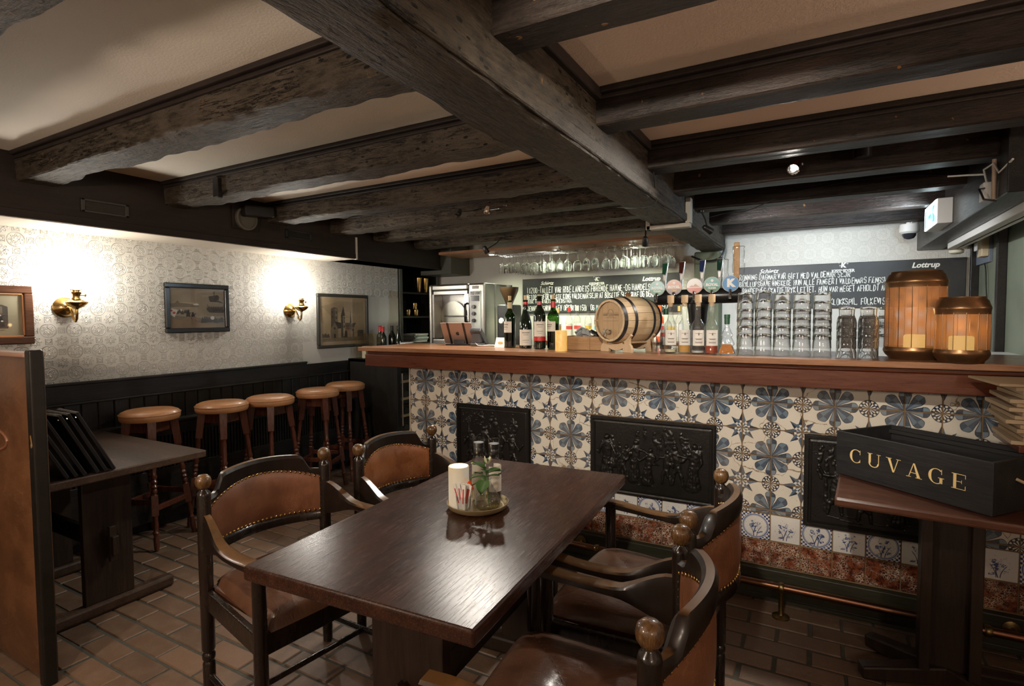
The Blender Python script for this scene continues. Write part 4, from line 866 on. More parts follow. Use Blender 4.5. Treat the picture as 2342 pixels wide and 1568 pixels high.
def serif_letters(s, x0, z0, h, pitch, mb):
    """bold display capitals with thick and thin strokes and serifs, as flat outlines"""
    def stroke(pts):            # pts of (x, z, halfwidth across x)
        vs = [(x-w, z) for x, z, w in pts]+[(x+w, z) for x, z, w in reversed(pts)]; vs = [(X+a*h, -.0006, z0+b*h) for a, b in vs]; n = len(pts)
        mb.add(vs, [(i, i+1, 2*n-2-i, 2*n-1-i) for i in range(n-1)])
    def rect(a, b, c, d): mb.add([(X+a*h, -.0006, z0+c*h), (X+b*h, -.0006, z0+c*h), (X+b*h, -.0006, z0+d*h), (X+a*h, -.0006, z0+d*h)], [(0,1,2,3)])
    def arc(cx, cz, rx, rz, a0, a1, tin, tout, n=20):
        vs = []
        for k in range(n+1):
            a = radians(a0+(a1-a0)*k/n); th = tin+(tout-tin)*abs(cos(a)); vs += [(cx+rx*cos(a), cz+rz*sin(a)), (cx+(rx-th)*cos(a), cz+(rz-tin)*sin(a))]
        mb.add([(X+a*h, -.0006, z0+b*h) for a, b in vs], [(2*i, 2*i+1, 2*i+3, 2*i+2) for i in range(n)])
    for k, ch in enumerate(s):
        X = x0+k*pitch
        if ch == 'C': arc(.5, .5, .5, .52, 48, 318, .05, .19); rect(.80, .84, .66, 1.0); rect(.80, .84, .06, .3)
        if ch == 'G': arc(.5, .5, .5, .52, 48, 318, .05, .19); rect(.80, .84, .66, 1.0); rect(.70, .88, .05, .42); rect(.60, .98, .40, .44)
        if ch == 'U': rect(.08, .25, .3, 1); rect(-.02, .36, .96, 1); rect(.80, .86, .3, 1); rect(.68, .98, .96, 1); arc(.47, .3, .39, .32, 180, 360, .06, .12)
        if ch == 'V': stroke([(.16, 1, .10), (.50, 0, .06)]); stroke([(.82, 1, .03), (.52, 0, .03)]); rect(-.05, .36, .96, 1); rect(.68, 1.0, .96, 1)
        if ch == 'A': stroke([(.48, 1, .05), (.82, 0, .11)]); stroke([(.46, 1, .03), (.14, 0, .03)]); rect(-.02, .3, 0, .04); rect(.6, 1.02, 0, .04); rect(.25, .68, .30, .34)
        if ch == 'E': rect(.10, .28, 0, 1); rect(.0, .82, .96, 1); rect(.0, .82, 0, .04); rect(.28, .60, .48, .52); rect(.78, .82, .74, 1); rect(.78, .82, 0, .28); rect(.57, .60, .38, .62)
for k_, ch_ in enumerate('CUVAGE'): m = MB(); serif_letters(ch_, .060+.0735*k_, .062, .052, .0735, m); m.build('gold_letter', GOLD, wc, fix=False)['kind'] = 'stuff'
ldg = tag(MB().box(.60, 1.25, 2.42, 2.72, .93, .955).bar((.75, 2.70, .93), (.75, 2.70, .755), .03).build('paper_shelf', MAHOG, None, bevel=.003), 'reddish wooden ledge at the right edge under the paper bags', 'shelf') if 0 else None
KRAFT = Mat('kraft_paper'); KRAFT = KRAFT.set(KRAFT.mix(KRAFT.rnd(), (.30,.215,.125), (.42,.32,.205)), .85, bump=KRAFT.noise(12, 3), bd=.006, bs=.4)
std = thing('bag_stand', 'small reddish wooden stand at the right edge under the paper bags', 'stand', (.84, 2.55, 0))
MB().box(-.24, .30, -.15, .16, .935, .96).build('stand_top', MAHOG, std, bevel=.004)
for a, b in ((-.0, -.12), (-.0, .13), (.27, -.12), (.27, .13)): MB().box(a-.018, a+.018, b-.018, b+.018, 0, .935).build('leg', MAHOG, std, bevel=.003)
rb = random.Random(9); z = .961
for k in range(15):
    h = .0125 if k < 14 else .008; dx, dy, a = rb.uniform(-.03, .02), rb.uniform(-.012, .012), rb.uniform(-.05, .05)
    if k == 14: dx, dy, a = -.075, -.035, .10
    o = MB().slab(lambda u, v: (-.20+.44*u, -.14+.28*v, .0006*noise.noise(Vector((u*3, v*3, k)))+(.004*(1-u) if k == 14 else 0)), 8, 6, (0, 0, h)).build('paper_bag', KRAFT, None, smooth=30)
    o.location = (.795+dx, 2.55+dy, z); o.rotation_euler = (0, 0, a); z += h+.0016
    tag(o, 'flat folded brown paper bag, %s from the bottom of the stack at the right edge' % ORD[k] if k < 14 else 'topmost brown paper bag jutting out to the left of the stack', 'paper bag', 'stack of brown paper bags')
# ------------------------------------------------------------------ framed pictures on the left wall
def m_print(name, a, b, scale=6):
    m = Mat(name); n = m.noise(scale, 5, .65); return m.set(m.mix(n.sm(.3,.75), a, b), .6)
def picture(label, yc, zc, w, h, fw, fmat, paper, inks, draw, mat_border=0, liner=None):
    t = thing('framed_picture', label, 'picture', (-3.92, yc, zc))
    a, b = w/2, h/2
    for (y0, y1, z0, z1) in ((-a, a, b-fw, b), (-a, a, -b, -b+fw), (-a, -a+fw, -b+fw, b-fw), (a-fw, a, -b+fw, b-fw)): MB().box(.002, .026, y0, y1, z0, z1).build('frame_side', fmat, t, bevel=.006, seg=3)
    if liner:
        m = MB(); l = .007; c, d = a-fw, b-fw
        m.box(.008, .020, -c, c, d-l, d).box(.008, .020, -c, c, -d, -d+l).box(.008, .020, -c, -c+l, -d, d).box(.008, .020, c-l, c, -d, d).build('liner', liner, t)
    pr = MB().box(.003, .009, -a+fw*.8, a-fw*.8, -b+fw*.8, b-fw*.8).build('print_sheet', paper, t)
    m = MB(); c, d = a-fw-mat_border, b-fw-mat_border; lay = [0]
    def poly(mi, *pts):
        lay[0] += 1; m.add([(.0094+lay[0]*.00003, u*c, v*d) for u, v in pts], [tuple(range(len(pts)))], mi)
    draw(poly); m.build('printed_image', inks, pr, fix=False)
    MB().box(.016, .0175, -a+fw*.9, a-fw*.9, -b+fw*.9, b-fw*.9).build('picture_glass', PANE, t)
    return t
INKS = [m_print('ink_pale', (.30,.245,.165), (.40,.33,.23)), m_print('ink_mid', (.15,.118,.08), (.20,.16,.108), 14), m_print('ink_dark', (.045,.038,.03), (.085,.07,.053), 20), m_print('ink_black', (.015,.013,.012), (.04,.034,.028), 20), m_print('ink_brown', (.20,.135,.08), (.27,.19,.115), 8), plain('ink_white', (.6,.58,.53), .6), plain('ink_red', (.40,.06,.04), .6)]
def figure(P, mi, x, y, s, r):
    P(mi, (x-.5*s, y), (x+.5*s, y), (x+.42*s, y+1.3*s), (x+.15*s, y+1.75*s), (x-.15*s, y+1.75*s), (x-.42*s, y+1.3*s)); P(mi, *[(x+.25*s*cos(k*pi/4), y+1.95*s+.34*s*sin(k*pi/4)) for k in range(8)])
    a = r.uniform(-.6, 1.4); P(mi, (x+.25*s, y+1.5*s), (x+.4*s, y+1.3*s), (x+.9*s, y+(1.4+a*.4)*s), (x+.85*s, y+(1.6+a*.4)*s))
def ship(P):
    r = random.Random(2)
    P(1, (-1,-1), (1,-1), (1,-.55), (.1,-.5), (-.3,-.45), (-1,-.35)); P(4, (-1,-1), (1,-1), (1,-.82), (.1,-.74), (0,-.70), (-1,-.52))
    P(0, (-.9,.25), (-.5,.3), (.0,.28), (.0,.22), (-.9,.15)); P(1, (-1,.05), (-1,.2), (-.8,.26), (-.72,.38), (-.66,.26), (-.3,.22), (-.05,.14), (.05,.10), (-.05,.05))
    P(2, (.30,.02), (.98,-.05), (1,-.10), (.97,-.24), (.42,-.22), (.33,-.10)); P(1, (.34,.02), (.32,.22), (.36,.24), (.42,.05), (.9,.02), (.98,.20), (1,.18), (1,-.06))
    P(2, (.42,.45), (.40,.62), (.75,.70), (.82,.60), (.78,.42), (.98,.28), (.80,.32), (.46,.34)); P(2, (.60,.68), (.62,.9), (.64,.9), (.63,.66)); P(2, (.54,.78), (.66,.90), (.63,.80))
    for k in range(9): figure(P, 2, .38+.066*k, -.02, .055, r)
    for k in range(12): figure(P, 2, -.9+.05*k+r.uniform(-.02,.02), -.28+r.uniform(-.05,.05), .075, r)
    figure(P, 3, -.37, -.45, .15, r); figure(P, 3, -.20, -.52, .14, r)
    P(4, (-.68,-.72), (-.55,-.52), (-.38,-.42), (-.30,-.45), (-.24,-.62), (-.30,-.74), (-.36,-.62), (-.5,-.60), (-.58,-.74)); P(4, (-.28,-.45), (-.1,-.42), (.02,-.60), (0,-.68), (-.12,-.58), (-.14,-.76), (-.2,-.76), (-.22,-.55))
    for k in range(11): figure(P, 3, .14+.078*k+r.uniform(-.02,.02), -.76+r.uniform(-.04,.06), .125+r.uniform(-.03,.03), r)
    P(5, (-1,-.10), (-.93,-.02), (-.72,-.10), (-.85,-.46), (-.98,-.34)); P(6, *[(-.86+.055*cos(k*pi/4), -.24+.06*sin(k*pi/4)) for k in range(8)]); P(6, *[(-.95+.04*cos(k*pi/4), -.13+.055*sin(k*pi/4)) for k in range(8)])
    P(5, (-.65,-.05), (-.58,-.05), (-.62,-.20)); P(5, *[(.52+.08*cos(k*pi/4), -.50+.10*sin(k*pi/4)) for k in range(8)]); P(5, (-.2,.2), (-.05,.24), (.04,.2), (-.02,.15), (-.15,.15))
def church(P):
    P(0, (-1,-1), (1,-1), (1,1), (-1,1)); P(1, (-1,-1), (1,-1), (1,-.80), (-1,-.82)); P(4, (-.6,.25), (0,.5), (.7,.3), (1,.5), (1,.9), (-.2,.95), (-1,.7))
    P(2, (-1,-.80), (-1,-.62), (-.95,-.60), (-.93,-.66), (-.85,-.58), (-.78,-.66), (-.70,-.60), (-.65,-.80)); P(2, (.62,-.8), (.62,-.55), (.75,-.46), (.98,-.48), (.98,-.8))
    P(2, (-.60,-.82), (-.58,.58), (-.52,.64), (-.40,.66), (-.26,.60), (-.28,-.82)); P(1, (-.40,.60), (-.28,.58), (-.28,-.1), (-.40,-.1))
    P(3, (-.40,-.02), (-.12,-.10), (-.08,-.40), (-.38,-.38)); P(1, (-.62,-.82), (-.62,-.40), (-.42,-.04), (-.27,-.40), (-.27,-.82)); P(0, (-.27,-.82), (-.27,-.38), (-.12,-.36), (-.12,-.82))
    P(2, (-.13,-.82), (-.12,.25), (.05,.20), (.05,-.82)); P(0, (-.02,-.75), (-.02,.20), (.07,.22), (.07,-.75)); P(3, (-.13,.22), (.0,.72), (.08,.25))
    P(2, (.05,-.30), (.06,-.10), (.35,-.10), (.37,-.30)); P(1, (.05,-.82), (.05,-.30), (.6,-.30), (.6,-.82)); P(3, (.30,-.12), (.34,.52), (.38,-.12)); P(2, (.34,-.32), (.38,-.14), (.62,-.10), (.50,-.32)); P(0, (.50,-.32), (.62,-.10), (.68,-.35), (.68,-.8), (.5,-.8))
    P(3, (.02,-.82), (.05,-.50), (.16,-.48), (.17,-.82)); P(3, (.40,-.8), (.40,-.45), (.46,-.40), (.50,-.45), (.50,-.8))
    for k in range(6): P(3, (.10+.05*k, -.42), (.13+.05*k, -.42), (.13+.05*k, -.35), (.115+.05*k, -.33), (.10+.05*k, -.35)); P(0, (.19+.05*k, -.80), (.215+.05*k, -.80), (.215+.05*k, -.5), (.19+.05*k, -.5))
    for x, z in ((-.52,.42),(-.34,.40),(-.52,.2),(-.35,.15),(-.05,-.02),(.03,-.05),(.03,.12),(-.06,-.3),(.02,-.28)): P(3, (x-.025, z-.07), (x+.025, z-.07), (x+.025, z+.06), (x, z+.09), (x-.025, z+.06))
    P(3, (-.48,-.82), (-.48,-.66), (-.43,-.60), (-.38,-.66), (-.38,-.82)); P(3, *[(-.43+.045*cos(k*pi/4), -.36+.06*sin(k*pi/4)) for k in range(8)])
def group_photo(P):
    r = random.Random(5); P(2, (-.7,-.85), (.72,-.85), (.72,.50), (.55,.62), (-.5,.62), (-.7,.5)); P(1, (-.6,.1), (.55,.1), (.55,.5), (.4,.56), (-.6,.56))
    for row, y in ((0, .0), (1, -.35)):
        for k in range(6): x = -.58+.21*k+.06*row; figure(P, 3, x, y-.35, .17, r); P(5, *[(x+.04*cos(q*pi/4), y-.02+.05*sin(q*pi/4)) for q in range(8)])
    P(0, (-.7,-.88), (.72,-.88), (.72,-.82), (-.7,-.82))
FRBLK = plain('black_lacquer_frame', (.014,.013,.012), .22); FRDK = plain('dark_frame', (.026,.024,.019), .4); FRBR = wood('brown_frame', (.050,.020,.010), (.105,.045,.022), 1, 6, .3, .15)
picture('brown framed old group photograph cut off by the left edge', 1.19, 1.434, .42, .326, .042, FRBR, m_print('photo_mount', (.27,.24,.155), (.31,.275,.18)), INKS, group_photo, .03, plain('gilt_liner', (.42,.17,.06), .35))
picture('black framed print of a landing ship and crowd between the two wall sconces', 2.357, 1.484, .468, .35, .034, FRBLK, m_print('aged_print', (.225,.185,.125), (.33,.28,.20), 3), INKS, ship)
picture('dark framed brown engraving of a church hanging nearest the bar', 3.749, 1.381, .636, .50, .028, FRDK, m_print('brown_print', (.34,.245,.13), (.43,.32,.18), 3), [m_print('eng_pale', (.30,.215,.115), (.40,.295,.165), 5), m_print('eng_mid', (.155,.11,.06), (.23,.165,.092), 26), m_print('eng_dark', (.06,.045,.028), (.10,.075,.045), 30), m_print('eng_black', (.02,.016,.011), (.05,.038,.024), 30), m_print('eng_cloud', (.22,.155,.082), (.34,.25,.14), 5), INKS[5]], church, .03)
# ------------------------------------------------------------------ vents and fan on the soffit
def vent(label, y0, y1, z0, z1, mat):
    t = thing('air_vent', label, 'vent', (-3.576, (y0+y1)/2, (z0+z1)/2)); a, b = (y1-y0)/2, (z1-z0)/2
    MB().box(0, .012, -a, a, b-.012, b).box(0, .012, -a, a, -b, -b+.012).box(0, .012, -a, -a+.02, -b, b).box(0, .012, a-.02, a, -b, b).build('frame', mat, t, bevel=.003); MB().box(.0, .002, -a, a, -b, b).build('backing', BLACKM, t)
    n = 5
    for k in range(n): z = -b+.016+(2*b-.03)*(k+.5)/n; MB().bar((.006, -a+.02, z), (.006, a-.02, z), .003, .010, up=(.6, 0, .8)).build('slat', mat, t)
vent('grey slatted air vent in the soffit above the first wall sconce', 1.513, 1.755, 2.005, 2.080, plain('vent_grey', (.05,.046,.04), .45)); vent('black slatted air vent in the soffit near its far end', 2.853, 3.101, 2.025, 2.092, BLACKM)
fn = thing('extract_fan', 'round dark extractor opening with a black box hanging in front of it on the soffit', 'fan', (-3.576, 2.51, 2.12))
MB().box(0, .015, -.10, .10, -.085, .075).build('mounting_plate', DARKPANEL, fn, bevel=.002); MB().lathe([(.082, 0), (.082, .02), (.07, .022), (.07, .004)], 32, M=Matrix.Translation((.015, 0, -.005)) @ Matrix.Rotation(pi/2, 4, 'Y')).build('ring', plain('grey_ring', (.12,.11,.085), .4), fn, smooth=40)
MB().bar((.06, -.05, .04), (.10, .16, .055), .07, .075).build('black_box', BLACKM, fn, bevel=.01)
# ------------------------------------------------------------------ wine cabinet at the bar end and things on it
fr = thing('wine_cabinet', 'black wine cabinet with chrome handled glass door between wall and bar', 'cabinet', (-3.625, 4.075, 0))
MB().box(-.29, .29, -.275, -.245, 0, 1.02).box(-.29, .29, .245, .275, 0, 1.02).box(-.29, .29, -.275, .275, .99, 1.02).box(-.29, .29, -.275, .275, 0, .08).box(-.29, -.265, -.275, .275, 0, 1.02).build('housing', BLACKV, fr, bevel=.003)
d_ = MB().box(.29, .315, -.275, -.22, .03, 1.015).box(.29, .315, .22, .275, .03, 1.015).box(.29, .315, -.22, .22, .03, .07).box(.29, .315, -.22, .22, .975, 1.015).build('door', BLACKV, fr, bevel=.003); MB().box(.300, .304, -.22, .22, .07, .975).build('door_pane', PANE, d_)
MB().tube([(.345, -.24, .42), (.345, -.24, .90)], .008, 10).tube([(.315, -.24, .88), (.345, -.24, .88)], .006, 8).tube([(.315, -.24, .44), (.345, -.24, .44)], .006, 8).build('handle', CHROME, d_, smooth=60)
PINE = wood('pine_shelf', (.36,.22,.10), (.50,.33,.17), 1, 5, .5, .1)
wineme = None
for k, z in enumerate((.16, .32, .48, .64, .80)):
    MB().box(.24, .285, -.24, .24, z, z+.022).box(-.30, .24, -.24, .24, z, z+.006).build('shelf', PINE, fr, bevel=.002)
    for j in range(5):
        M = Matrix.Translation((.27, -.18+.09*j, z+.045+(.0 if j % 2 else 0))) @ Matrix.Rotation(-pi/2, 4, 'Y')
        o = MB().lathe([(.001, .0), (.034, .0), (.0375, .004), (.0375, .19), (.015, .24), (.014, .30)], 16).build('wine_bottle', DARKGL, None, smooth=40) if wineme is None else place('wine_bottle', wineme)
        wineme = wineme or o.data
        o.matrix_world = Matrix.Translation(fr.location) @ M; tag(o, 'dark wine bottle lying on a shelf inside the wine cabinet', 'bottle', 'bottles in the wine cabinet')
ac = thing('acrylic_box', 'clear acrylic box with cream cards on top of the wine cabinet', 'box', (-3.76, 3.92, 1.021))
for a in ((-.11, .11, -.06, -.057, 0, .235), (-.11, .11, .057, .06, 0, .235), (-.11, -.107, -.057, .057, 0, .235), (.107, .11, -.057, .057, 0, .235)): MB().box(*a).build('acrylic_wall', ACRYL, ac)
MB().box(-.06, -.01, -.03, .03, 0, .115).build('cream_card', CREAM, ac); MB().box(.01, .09, -.02, .04, 0, .105).build('cream_card', CREAM, ac)
# ------------------------------------------------------------------ bottles
def patch(r, z0, z1, span, face=-90, n=14, top=None):
    m = MB(); vs = []; 
    for k in range(n+1):
        a = radians(face-span/2+span*k/n); zz = z1+(top(k/n) if top else 0); vs += [(r*cos(a), r*sin(a), z0), (r*cos(a), r*sin(a), zz)]
    return m.add(vs, [(2*i, 2*i+2, 2*i+3, 2*i+1) for i in range(n)])
WB = [(.001, .004), (.030, .0), (.036, .004), (.037, .012), (.037, .185), (.034, .205), (.024, .222), (.0165, .236), (.0145, .252), (.0145, .288), (.0158, .290), (.0158, .297), (.0135, .298)]
BB = [(.001, .004), (.032, .0), (.040, .004), (.0405, .012), (.0405, .12), (.037, .155), (.029, .190), (.021, .215), (.016, .240), (.0145, .288), (.0158, .290), (.0158, .297), (.0135, .298)]
def wine(label, loc, prof, gmat, lab, capsule=None, cork=True, band=None, wine_to=.15, scale=1, ltop=None, face=-60):
    t = thing('wine_bottle', label, 'bottle', loc); R = prof[4][0]
    MB().lathe(prof, 24, cap=False).build('glass_body', gmat, t, smooth=40)
    if gmat is GREENGL: MB().lathe([(.001, .006), (R-.003, .008), (R-.003, wine_to), (.001, wine_to)], 20).build('wine', plain('dark_wine', (.015,.004,.004), .15), t, smooth=40)
    z0, z1, span = lab; lb = patch(R+.0006, z0, z1, span, face, top=ltop).build('label_paper', CREAM, t, smooth=60, fix=False)
    for zz, sp, th in ((z1-.022, .5, .006), (z1-.034, .35, .003), (z0+.03, .45, .003), (z0+.018, .3, .002)): patch(R+.0011, zz, zz+th, span*sp, face).build('label_print', plain('label_ink', (.22,.19,.15), .7), lb, smooth=60, fix=False)
    if band: patch(R+.0009, z0-.026, z0-.001, span, face).build('red_band', REDCAP, t, smooth=60, fix=False)
    if capsule: patch(.0151, .246, .286, 360, n=20).build('capsule', capsule, t, smooth=60, fix=False)
    if cork: MB().lathe([(.009, .285), (.0095, .292), (.0105, .325), (.0095, .326)], 14).build('cork', CORK, t, smooth=40)
    return t
PINKCAP = plain('pink_foil', (.42,.085,.095), .35); TANCAP = plain('tan_band', (.45,.36,.20), .5)
wine('green wine bottle with cream label and tan neck band on the bar', (-1.70, 3.03, 1.211), WB, GREENGL, (.095, .165, 130), TANCAP, face=-110)
wine('sloping-shouldered dark wine bottle with red neck on the bar', (-1.572, 3.0, 1.211), BB, DARKGL, (.018, .115, 130), REDCAP)
wine('dark wine bottle with pink capsule and red label band on the bar', (-1.458, 2.965, 1.211), [(r, z*1.07) for r, z in WB], DARKGL, (.075, .165, 130), PINKCAP, band=True)
wine('green wine bottle with red neck and arched label beside the amber candle', (-1.386, 3.005, 1.211), WB, GREENGL, (.105, .165, 130), REDCAP, ltop=lambda s: .018*exp(-((s-.35)/.16)**2), face=-110)
for lb, x, y, cap_, dz in (('dark wine bottle with bright red cap behind the left end of the bar', -3.74, 4.06, REDCAP, 0), ('second dark wine bottle with red cap behind the left end of the bar', -3.67, 4.02, REDCAP, -.008), ('dark wine bottle with black cap beside the red capped pair', -3.66, 4.14, BLACK, 0)):
    t = thing('wine_bottle', lb, 'bottle', (x, y, 1.021+dz+.008)); MB().lathe(WB, 20, cap=False).build('glass_body', DARKGL, t, smooth=40); MB().lathe([(.0150, .24), (.0160, .30), (.001, .301)], 16).build('capsule', cap_, t, smooth=40); patch(.0378, .03, .06, 140).build('label_paper', CREAM, t, smooth=60, fix=False)
t = thing('wine_bottle', 'sloping dark wine bottle standing alone near the white cup behind the bar end', 'bottle', (-3.56, 4.12, 1.021)); MB().lathe([(r, z*1.03) for r, z in BB], 20, cap=False).build('glass_body', DARKGL, t, smooth=40); MB().lathe([(.0150, .25), (.0162, .308), (.001, .309)], 16).build('capsule', BLACK, t, smooth=40)
cu = thing('coffee_cup', 'big white cup with a red square mark behind the left end of the bar', 'cup', (-3.40, 4.05, 1.021))
MB().lathe([(.001, .0), (.045, 0), (.062, .03), (.066, .15), (.063, .15), (.058, .03), (.001, .006)], 28).build('bowl', WHITE, cu, smooth=40); MB().tube([(.062, 0, .13), (.10, 0, .135), (.105, 0, .09), (.062, 0, .06)], .007, 8).build('handle', WHITE, cu, smooth=60); patch(.0665, .10, .135, 30, -70).build('red_mark', REDCAP, cu, fix=False)
# spirits on the back shelf
SP = [(.001, .003), (.030, 0), (.034, .004), (.034, .17), (.028, .195), (.014, .215), (.013, .262), (.015, .264)]
def spirit(label, loc, gl, liq, lcol, cap_, h=1.0, label2=None):
    t = thing('spirits_bottle', label, 'bottle', loc, 0, 'spirits on the back shelf'); MB().lathe([(r, z*h) for r, z in SP], 18, cap=False).build('glass_body', GLASSB if gl is GLASS else gl, t, smooth=40)
    if liq: MB().lathe([(.001, .005), (.031, .006), (.031, .12*h), (.001, .12*h)], 16).build('spirit', liq, t, smooth=40)
    patch(.0347, .04*h, .145*h, 130, -65).build('label_paper', CREAM, t, fix=False, smooth=60); patch(.0351, .095*h, .125*h, 124, -65).build('label_band', lcol, t, fix=False, smooth=60); MB().lathe([(.0155, .25*h), (.0155, .292*h), (.001, .293*h)], 14).build('cap', cap_, t, smooth=40)
PALE = plain('pale_spirit', (.55,.52,.40), .1); AMBER = plain('amber_spirit', (.28,.10,.02), .1); YEL = plain('yellow_label', (.55,.38,.06), .6); REDL = plain('red_label', (.45,.05,.04), .6); ORNG = plain('orange_plastic', (.75,.10,.015), .35); TEAL = plain('teal_label', (.10,.30,.38), .6); GOLDCAP = plain('gold_cap', (.55,.40,.14), .3, .7); GREENCAP = plain('green_cap', (.01,.08,.04), .35)
for a in (('spirits bottle with a gold cap, first left of the crate', (-2.20, 4.88, 1.181), GLASS, None, YEL, GOLDCAP, 1.05), ('spirits bottle with a red cap and red label behind the crate', (-2.09, 4.90, 1.181), GLASS, None, REDL, REDCAP, 1.08), ('spirits bottle with a pale cap and red print behind the crate', (-1.99, 4.86, 1.181), GLASS, None, REDL, CREAM, 1.12), ('spirits bottle with dark cap and blue-yellow label behind the crate', (-1.89, 4.89, 1.181), GLASS, None, YEL, BLACK, 1.10), ('spirits bottle with teal label, half hidden by the barrel', (-1.79, 4.87, 1.181), GLASS, None, TEAL, TEAL, 1.05),
          ('orange bottle peeking out behind the barrel', (-1.205, 4.86, 1.181), ORNG, None, REDL, ORNG, 1.1), ('yellowish bottle with black and gold cap between barrel and tall bottles', (-1.115, 4.88, 1.181), GLASS, PALE, YEL, BLACK, 1.06), ('clear bottle with gold foil neck behind the tall bottles', (-1.035, 4.85, 1.181), GLASS, PALE, CREAM, GOLDCAP, 1.06)): spirit(*a)
spirit('dark amber liqueur bottle with green cap behind the plastic cups', (-.735, 3.10, 1.211), GLASS, AMBER, REDL, GREENCAP, .80)
# four tall corked bottles
TBP = [(.001, .012), (.026, 0), (.031, .004), (.032, .012), (.032, .135), (.029, .152), (.019, .166), (.0135, .178), (.0128, .250), (.0145, .252), (.0145, .258)]
for k, (x, y, lq, nm_) in enumerate(((-.660, 2.885, plain('lq_pale', (.50,.48,.30), .08), 'pale yellow'), (-.592, 2.895, plain('lq_amber', (.52,.27,.06), .08), 'amber'), (-.520, 2.87, plain('lq_clear', (.42,.42,.40), .08), 'clear'), (-.457, 2.885, plain('lq_red', (.30,.05,.02), .08), 'red-brown'))):
    t = thing('corked_bottle', 'tall corked glass bottle with white label and a little %s liquor' % nm_, 'bottle', (x, y, 1.211)); MB().lathe(TBP, 24, cap=False).build('glass_body', GLASSB, t, smooth=40)
    h = (.02, .045, .016, .046)[k]; MB().lathe([(.001, .013), (.029, .006), (.0295, h), (.001, h)], 20).build('liquor', lq, t, smooth=40)
    lb = patch(.0326, .042, .120, 112, -72).build('label_paper', PAPER, t, smooth=60, fix=False)
    for zz, sp, th in ((.102, .6, .002), (.094, .12, .012), (.076, .7, .0015), (.072, .5, .004), (.062, .7, .0012), (.055, .6, .004)): patch(.0331, zz, zz+th, 112*sp*.9, -72).build('label_print', plain('label_ink', (.22,.19,.15), .7), lb, smooth=60, fix=False)
    MB().lathe([(.0125, .24), (.0125, .258), (.017, .259), (.0175, .296), (.0165, .299), (.001, .299)], 18).build('cork_stopper', CORK, t, smooth=40)
# tree-shaped bottle
tr = thing('tree_bottle', 'small glass bottle shaped like a fir tree with amber liquor and green cap', 'bottle', (-.378, 2.84, 1.211), radians(-8))
half = [(.040, 0), (.041, .006), (.026, .045), (.034, .050), (.034, .055), (.019, .088), (.026, .093), (.026, .098), (.009, .135), (.009, .150)]
MB().prism(half+[(-a, b) for a, b in reversed(half)], -.014, .014, lambda u, v, d: (u, d, v)).build('glass_body', GLASSB, tr, bevel=.006, seg=3)
hl = [(.035, .006), (.036, .009), (.024, .044), (.020, .052)]; MB().prism(hl+[(-a, b) for a, b in reversed(hl)], -.010, .010, lambda u, v, d: (u, d, v)).build('liquor', plain('lq_treeamber', (.42,.15,.02), .1), tr, bevel=.002)
MB().lathe([(.0125, .15), (.0125, .178), (.014, .179), (.014, .197), (.001, .198)], 18).build('cap', GREENCAP, tr, smooth=40)
# ------------------------------------------------------------------ tumblers in nested stacks
TUM = [(.001, .007), (.030, .004), (.0335, .0), (.0345, -.004), (.0365, -.045), (.0375, -.052), (.0396, -.098), (.0375, -.0985), (.0345, -.05), (.031, -.008), (.001, -.004)]
TUM2 = [(.001, .006), (.028, .003), (.031, 0), (.0315, -.012), (.030, -.035), (.036, -.052), (.0395, -.068), (.0395, -.10), (.037, -.1), (.034, -.07), (.027, -.05), (.028, -.01), (.001, -.004)]
tm = {}
def tumblers(x, y, n, step, prof, label, s=1.0):
    for k in range(n):
        key = id(prof)
        if key not in tm: o = MB().lathe(prof, 20, cap=False).build('tumbler', TUMG, None, smooth=35); tm[key] = o.data
        else: o = place('tumbler', tm[key])
        o.location = (x, y, 1.2105+.0985*s+step*k); o.rotation_euler = (0, 0, k*1.3+x); o.scale = (s, s, s); tag(o, label.replace('#', ORD[k]), 'glass', 'upturned tumblers stacked on the bar')
for k, (x, h) in enumerate(((-.302, .30), (-.222, .306), (-.140, .296), (-.057, .294), (.026, .290))): tumblers(x, 2.895+.004*(k % 2), 6, (h-.0985)/5, TUM, 'upturned clear tumbler, # from below in tall stack %s counted from the fir tree bottle' % ('one','two','three','four','five')[k])
for k, (x, y) in enumerate(((.121, 2.87), (.204, 2.875), (.287, 3.06), (.123, 2.965), (.208, 2.97))): tumblers(x, y, 4, .042, TUM2, 'upturned waisted tumbler, # from below in the %s low stack beside the lanterns' % ('front left', 'front right', 'farthest right', 'back left', 'back right')[k])
for k, x in enumerate((-.745, -.742)):
    y = (2.885, 2.985)[k]
    for j in range((5, 7)[k]):
        o = MB().lathe([(.0130, 0), (.0132, .0), (.0175, .048), (.0185, .048), (.0137, -.001)], 16, cap=False).build('plastic_cup', GLASS, None, smooth=40); o.location = (x, y, 1.211+.0065*j); tag(o, 'small clear plastic cup in the %s nested pile beside the barrel' % ('shorter front', 'taller back')[k], 'cup', 'plastic shot cups beside the barrel')
